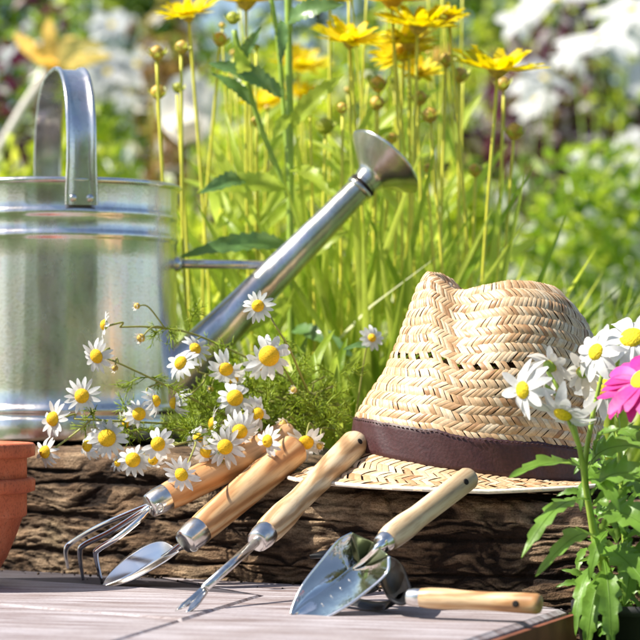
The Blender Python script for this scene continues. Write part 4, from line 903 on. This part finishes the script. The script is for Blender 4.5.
# ================================================================== BACKGROUND GARDEN
def leafcloud(c, rad, n, ll, lw, clumps=9, hollow=0.35, flat=0.0):
    """leaf-sized folded diamonds in an uneven set of clumps"""
    c = np.array(c); rad = np.array(rad); cc = rng.normal(0, .5, (clumps, 3)); cc /= np.maximum(1, np.linalg.norm(cc, axis=1))[:, None]; cr_ = rng.uniform(.28, .6, clumps)
    k = rng.integers(0, clumps, n); dirs = rng.normal(0, 1, (n, 3)); dirs /= np.linalg.norm(dirs, axis=1)[:, None]
    p = c+rad*(cc[k]+dirs*(cr_[k]*rng.uniform(hollow, 1.05, n))[:, None]); p[:, 2] = np.maximum(p[:, 2], GZ+.01)
    a = rng.normal(0, 1, (n, 3)); a[:, 2] -= .3; a /= np.linalg.norm(a, axis=1)[:, None]; b_ = np.cross(a, rng.normal(0, 1, (n, 3))); b_ /= np.linalg.norm(b_, axis=1)[:, None]; nn = np.cross(a, b_)
    l = rng.uniform(.6, 1.2, n)[:, None]*ll; w_ = rng.uniform(.7, 1.2, n)[:, None]*lw*.5
    V = np.stack([p-a*l*.5, p-a*l*.1+b_*w_+nn*w_*.3, p+a*l*.5-nn*l*.12, p-a*l*.1-b_*w_+nn*w_*.3, p], 1)
    V = V[:, :4]; base_ = (np.arange(n)*4)[:, None]
    return V.reshape(-1, 3), np.concatenate([base_+np.array([0, 1, 2]), base_+np.array([0, 2, 3])], 0)
def bush(label, px, d, z0, z1, wpx, n, ll, lw, mat, name='garden_shrub', cat='shrub', group='blurred shrubs behind the meadow', clumps=9):
    x = (px-320)/F*d; rx = wpx/F*d/2; t = thing(name, (x, d, GZ), label, cat, group)
    V, Fc = leafcloud((x, d, (z0+z1)/2), (rx, rx*.7, (z1-z0)/2), n, ll, lw, clumps); npmesh('foliage', V, Fc, mat, t, smooth=False)
    m = MB()
    for k in range(6):
        e = Vector((x+random.uniform(-.6, .6)*rx, d+random.uniform(-.3, .3)*rx, z0+(z1-z0)*random.uniform(.5, .85))); b0 = Vector((x+random.uniform(-.02, .02), d+random.uniform(-.02, .02), GZ-.01)); m.tube(bez([b0, b0.lerp(e, .5)+Vector((0, 0, .1*(z1-z0))), e], 5), [0.006]*6+[0.003]*5, 6)
    m.build('branches', 'bark', t); return t
def zpx(y, d): return ZC-(y-Y0)/F*d
bs = [ # px, depth, top row, width px, n, leaf, mat, label
 (40, 3.3, 150, 260, 2600, .035, 'bush_bright', 'bright low shrub behind the watering can'),
 (300, 3.6, 60, 260, 3000, .035, 'bush_bright', 'yellow green shrub behind the coreopsis stems'),
 (430, 3.4, 130, 200, 2200, .035, 'bush_bright', 'light green shrub behind the hat crown'),
 (600, 3.3, 190, 220, 2600, .035, 'bush_mid', 'mid green shrub low on the right beyond the hat'),
 (560, 4.2, 110, 260, 2600, .04, 'bush_mid', 'taller mid green shrub on the right under the white daisies'),
 (170, 4.0, 130, 220, 2400, .04, 'bush_mid', 'mid green shrub behind the can rim'),
 (20, 4.6, 60, 160, 1600, .045, 'bush_purple', 'purple leaved shrub behind the orange lily'),
 (180, 4.8, 40, 170, 1600, .05, 'bush_tan', 'brown and tan dry shrub behind the blush lily'),
 (100, 5.6, -10, 220, 2400, .05, 'bush_mid', 'tall green shrub at the top left'),
 (330, 5.4, -60, 260, 2600, .055, 'bush_bright', 'tall sunlit yellow green shrub in the middle distance'),
 (480, 5.4, -30, 170, 1900, .05, 'bush_purple', 'maroon shrub behind the small yellow flowers'),
 (610, 5.2, -20, 220, 2200, .05, 'bush_purple', 'maroon shrub behind the big white daisies'),
 (700, 4.6, 90, 220, 2200, .045, 'bush_mid', 'green shrub at the right edge'),
 (-80, 4.4, 60, 260, 2400, .045, 'bush_mid', 'green shrub beyond the left edge'),
 (560, 7.0, 40, 330, 2600, .06, 'bush_bright', 'far light green shrub on the right'),
 (240, 7.0, -40, 330, 2600, .06, 'bush_mid', 'far green shrub left of centre')]
for (px, d, ty, wpx, n, ll, mt, lb) in bs:
    d = d*1.22; ll = ll*1.15
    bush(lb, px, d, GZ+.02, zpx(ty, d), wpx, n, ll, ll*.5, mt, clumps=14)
for k in range(9):
    x_ = -3.6+k*.9; t = thing('hedge', (x_, 9.3+.2*(k % 2), GZ), 'tall dark green clipped hedge row closing the garden', 'hedge', 'hedge plants at the back of the garden')
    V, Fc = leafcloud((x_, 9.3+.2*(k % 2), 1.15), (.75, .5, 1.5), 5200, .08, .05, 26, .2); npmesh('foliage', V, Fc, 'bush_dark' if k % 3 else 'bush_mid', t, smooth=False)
    m = MB(); m.tube([(x_, 9.4, GZ-.02), (x_, 9.4, 1.6)], [.04, .02], 8); m.build('trunk', 'bark', t)
# blurred white daisies
def bgdaisy(label, heads, base, pm='petal_white', name='white_daisy_plant', cat='flower'):
    px, d = base; d *= 1.8; b0 = G(px, d, GZ); t = thing(name, b0, label, cat); m = MB()
    heads = [(a_, b_, c_*1.8, r_, f_) for a_, b_, c_, r_, f_ in heads]
    for (x_, y_, dd, r_, fc) in heads: C = P(x_, y_, dd); m.tube(bez([b0, b0.lerp(C, .6)+Vector((random.uniform(-.03, .03), 0, 0)), C], 7), .002, 6)
    m.build('stem', 'stem_green', t)
    for (x_, y_, dd, r_, fc) in heads: daisy(t, P(x_, y_, dd), fc, r_/F*dd*1.05, 14, .13, .15, .2, pm, 'disc_lemon', dh=.3, jit=.3, missing=random.choice((0, 2, 4)))
    return t
bgdaisy('large blurred white daisies filling the top right corner', [(600, 38, 3.0, 52, (-.3, -.35, .8)), (632, 10, 3.1, 45, (-.2, -.6, .6)), (575, 52, 3.15, 30, (-.4, -.4, .8))], (620, 3.0))
bgdaisy('two blurred white daisies at the top left of the corner group', [(556, -2, 3.3, 40, (0, -.4, .8)), (518, 18, 3.3, 26, (-.5, -.6, .4))], (560, 3.3))
bgdaisy('blurred white daisies in a diagonal pair right of the largest yellow flower', [(545, 78, 3.2, 38, (.3, -.5, .7)), (535, 100, 3.25, 26, (-.3, -.7, .6))], (550, 3.2))
bgdaisy('blurred small white daisies below the diagonal pair', [(548, 130, 3.5, 26, (-.2, -.8, .6)), (562, 165, 3.6, 22, (.3, -.8, .5)), (540, 180, 3.6, 20, (-.4, -.8, .4)), (582, 178, 3.7, 16, (.3, -.8, .5))], (560, 3.6))
bgdaisy('blurred white daisies at the right edge', [(636, 150, 3.4, 26, (-.2, -.9, .3)), (648, 80, 3.3, 26, (-.2, -.9, .3))], (650, 3.4))
bgdaisy('blurred white daisy behind the can handle at the top left', [(112, 25, 3.6, 27, (0, -.9, .3)), (15, 58, 3.6, 18, (0, -.9, .3))], (112, 3.7))
bgdaisy('blurred white flowers between the can handle and the buds', [(108, 72, 3.3, 30, (.1, -.9, .3)), (138, 64, 3.4, 32, (0, -.9, .3)), (128, 92, 3.5, 22, (0, -.9, .3)), (30, 28, 3.7, 9, (0, -1, 0))], (125, 3.4))
bgdaisy('tiny blurred white flowers low on the right', [(598, 205, 3.9, 10, (0, -.9, .3)), (585, 170, 3.9, 10, (0, -.9, .3)), (573, 268, 3.9, 10, (0, -.9, .3)), (620, 215, 3.9, 12, (0, -.9, .3)), (505, 190, 3.9, 14, (0, -.9, .3)), (553, 258, 3.9, 12, (0, -.9, .3)), (480, 120, 3.9, 13, (0, -.9, .3))], (590, 3.9))
bgdaisy('blurred orange flower among the coreopsis', [(438, 52, 3.1, 16, (0, -.9, .4))], (440, 3.1), 'petal_orange', 'orange_flower')
def lily(label, C, petals, pm, base, w_=.028):
    C = Vector((C.x*1.5, C.y*1.5, ZC+(C.z-ZC)*1.5)); b0 = Vector((base[0]*1.5, base[1]*1.5, GZ)); w_ *= 1.5; t = thing('lily', b0, label, 'flower'); m = MB(); m.tube(bez([b0, b0.lerp(C, .5), C], 7), .003, 7); m.build('stem', 'stem_green', t); m = MB()
    for q in petals:
        c = bez([C]+[P(z[0], z[1], z[2]*1.5) for z in q], 8); N = len(c); rows = []
        for i, p in enumerate(c):
            tt = (c[min(i+1, N-1)]-c[max(i-1, 0)]).normalized(); s_ = tt.cross(Vector((0, 1, .2))).normalized(); ww = w_/2*math.sin(math.pi*(.15+.83*i/(N-1)))**.7; rows.append([p-s_*ww+Vector((0, -.3*ww, 0)), p, p+s_*ww+Vector((0, -.3*ww, 0))])
        m.grid(rows)
    m.build('petals', pm, t); return t
lily('blurred orange yellow lily above the can handle', P(56, 68, 2.75), [[(50, 40, 2.75), (50, 18, 2.73)], [(30, 48, 2.72), (14, 34, 2.7)], [(75, 46, 2.7), (105, 46, 2.68)], [(85, 60, 2.8), (112, 56, 2.82)], [(65, 45, 2.9), (92, 42, 2.95)], [(40, 55, 2.65), (55, 50, 2.6)]], 'petal_orange', G(60, 2.8, GZ), .017)
lily('blurred blush white lily bud behind the coreopsis buds', P(192, 142, 2.8), [[(180, 112, 2.74), (176, 76, 2.74)], [(192, 110, 2.74), (204, 78, 2.74)], [(186, 105, 2.8), (192, 68, 2.82)], [(200, 112, 2.8), (218, 88, 2.8)], [(178, 118, 2.72), (158, 94, 2.70)]], 'petal_blush', G(192, 2.8, GZ), .040)
m = MB(); m.tube([P(48, 72, 4.1), P(25, 106, 4.08), P(4, 142, 4.06), P(-90, 300, 4.0), G(-130, 3.96, GZ)], .009, 10); tag(m.build('garden_cane', 'cane'), 'pale cane leaning diagonally behind the watering can handle', 'cane')
# planting behind the photographer (what the steel reflects)
for k in range(7):
    x_ = -3+k*1.0; d_ = -2.2-.5*(k % 2); t = thing('garden_shrub', (x_, d_, GZ), 'green border shrub standing behind the photographer', 'shrub', 'border shrubs behind the photographer')
    V, Fc = leafcloud((x_, d_, .75), (.6, .45, 1.1), 3000, .10, .07, 14, .3); npmesh('foliage', V, Fc, ('bush_dark', 'bush_mid', 'bush_tan')[k % 3], t, smooth=False)
    m = MB(); m.tube([(x_, d_, GZ-.01), (x_, d_, .6)], [.03, .015], 8); m.build('trunk', 'bark', t)
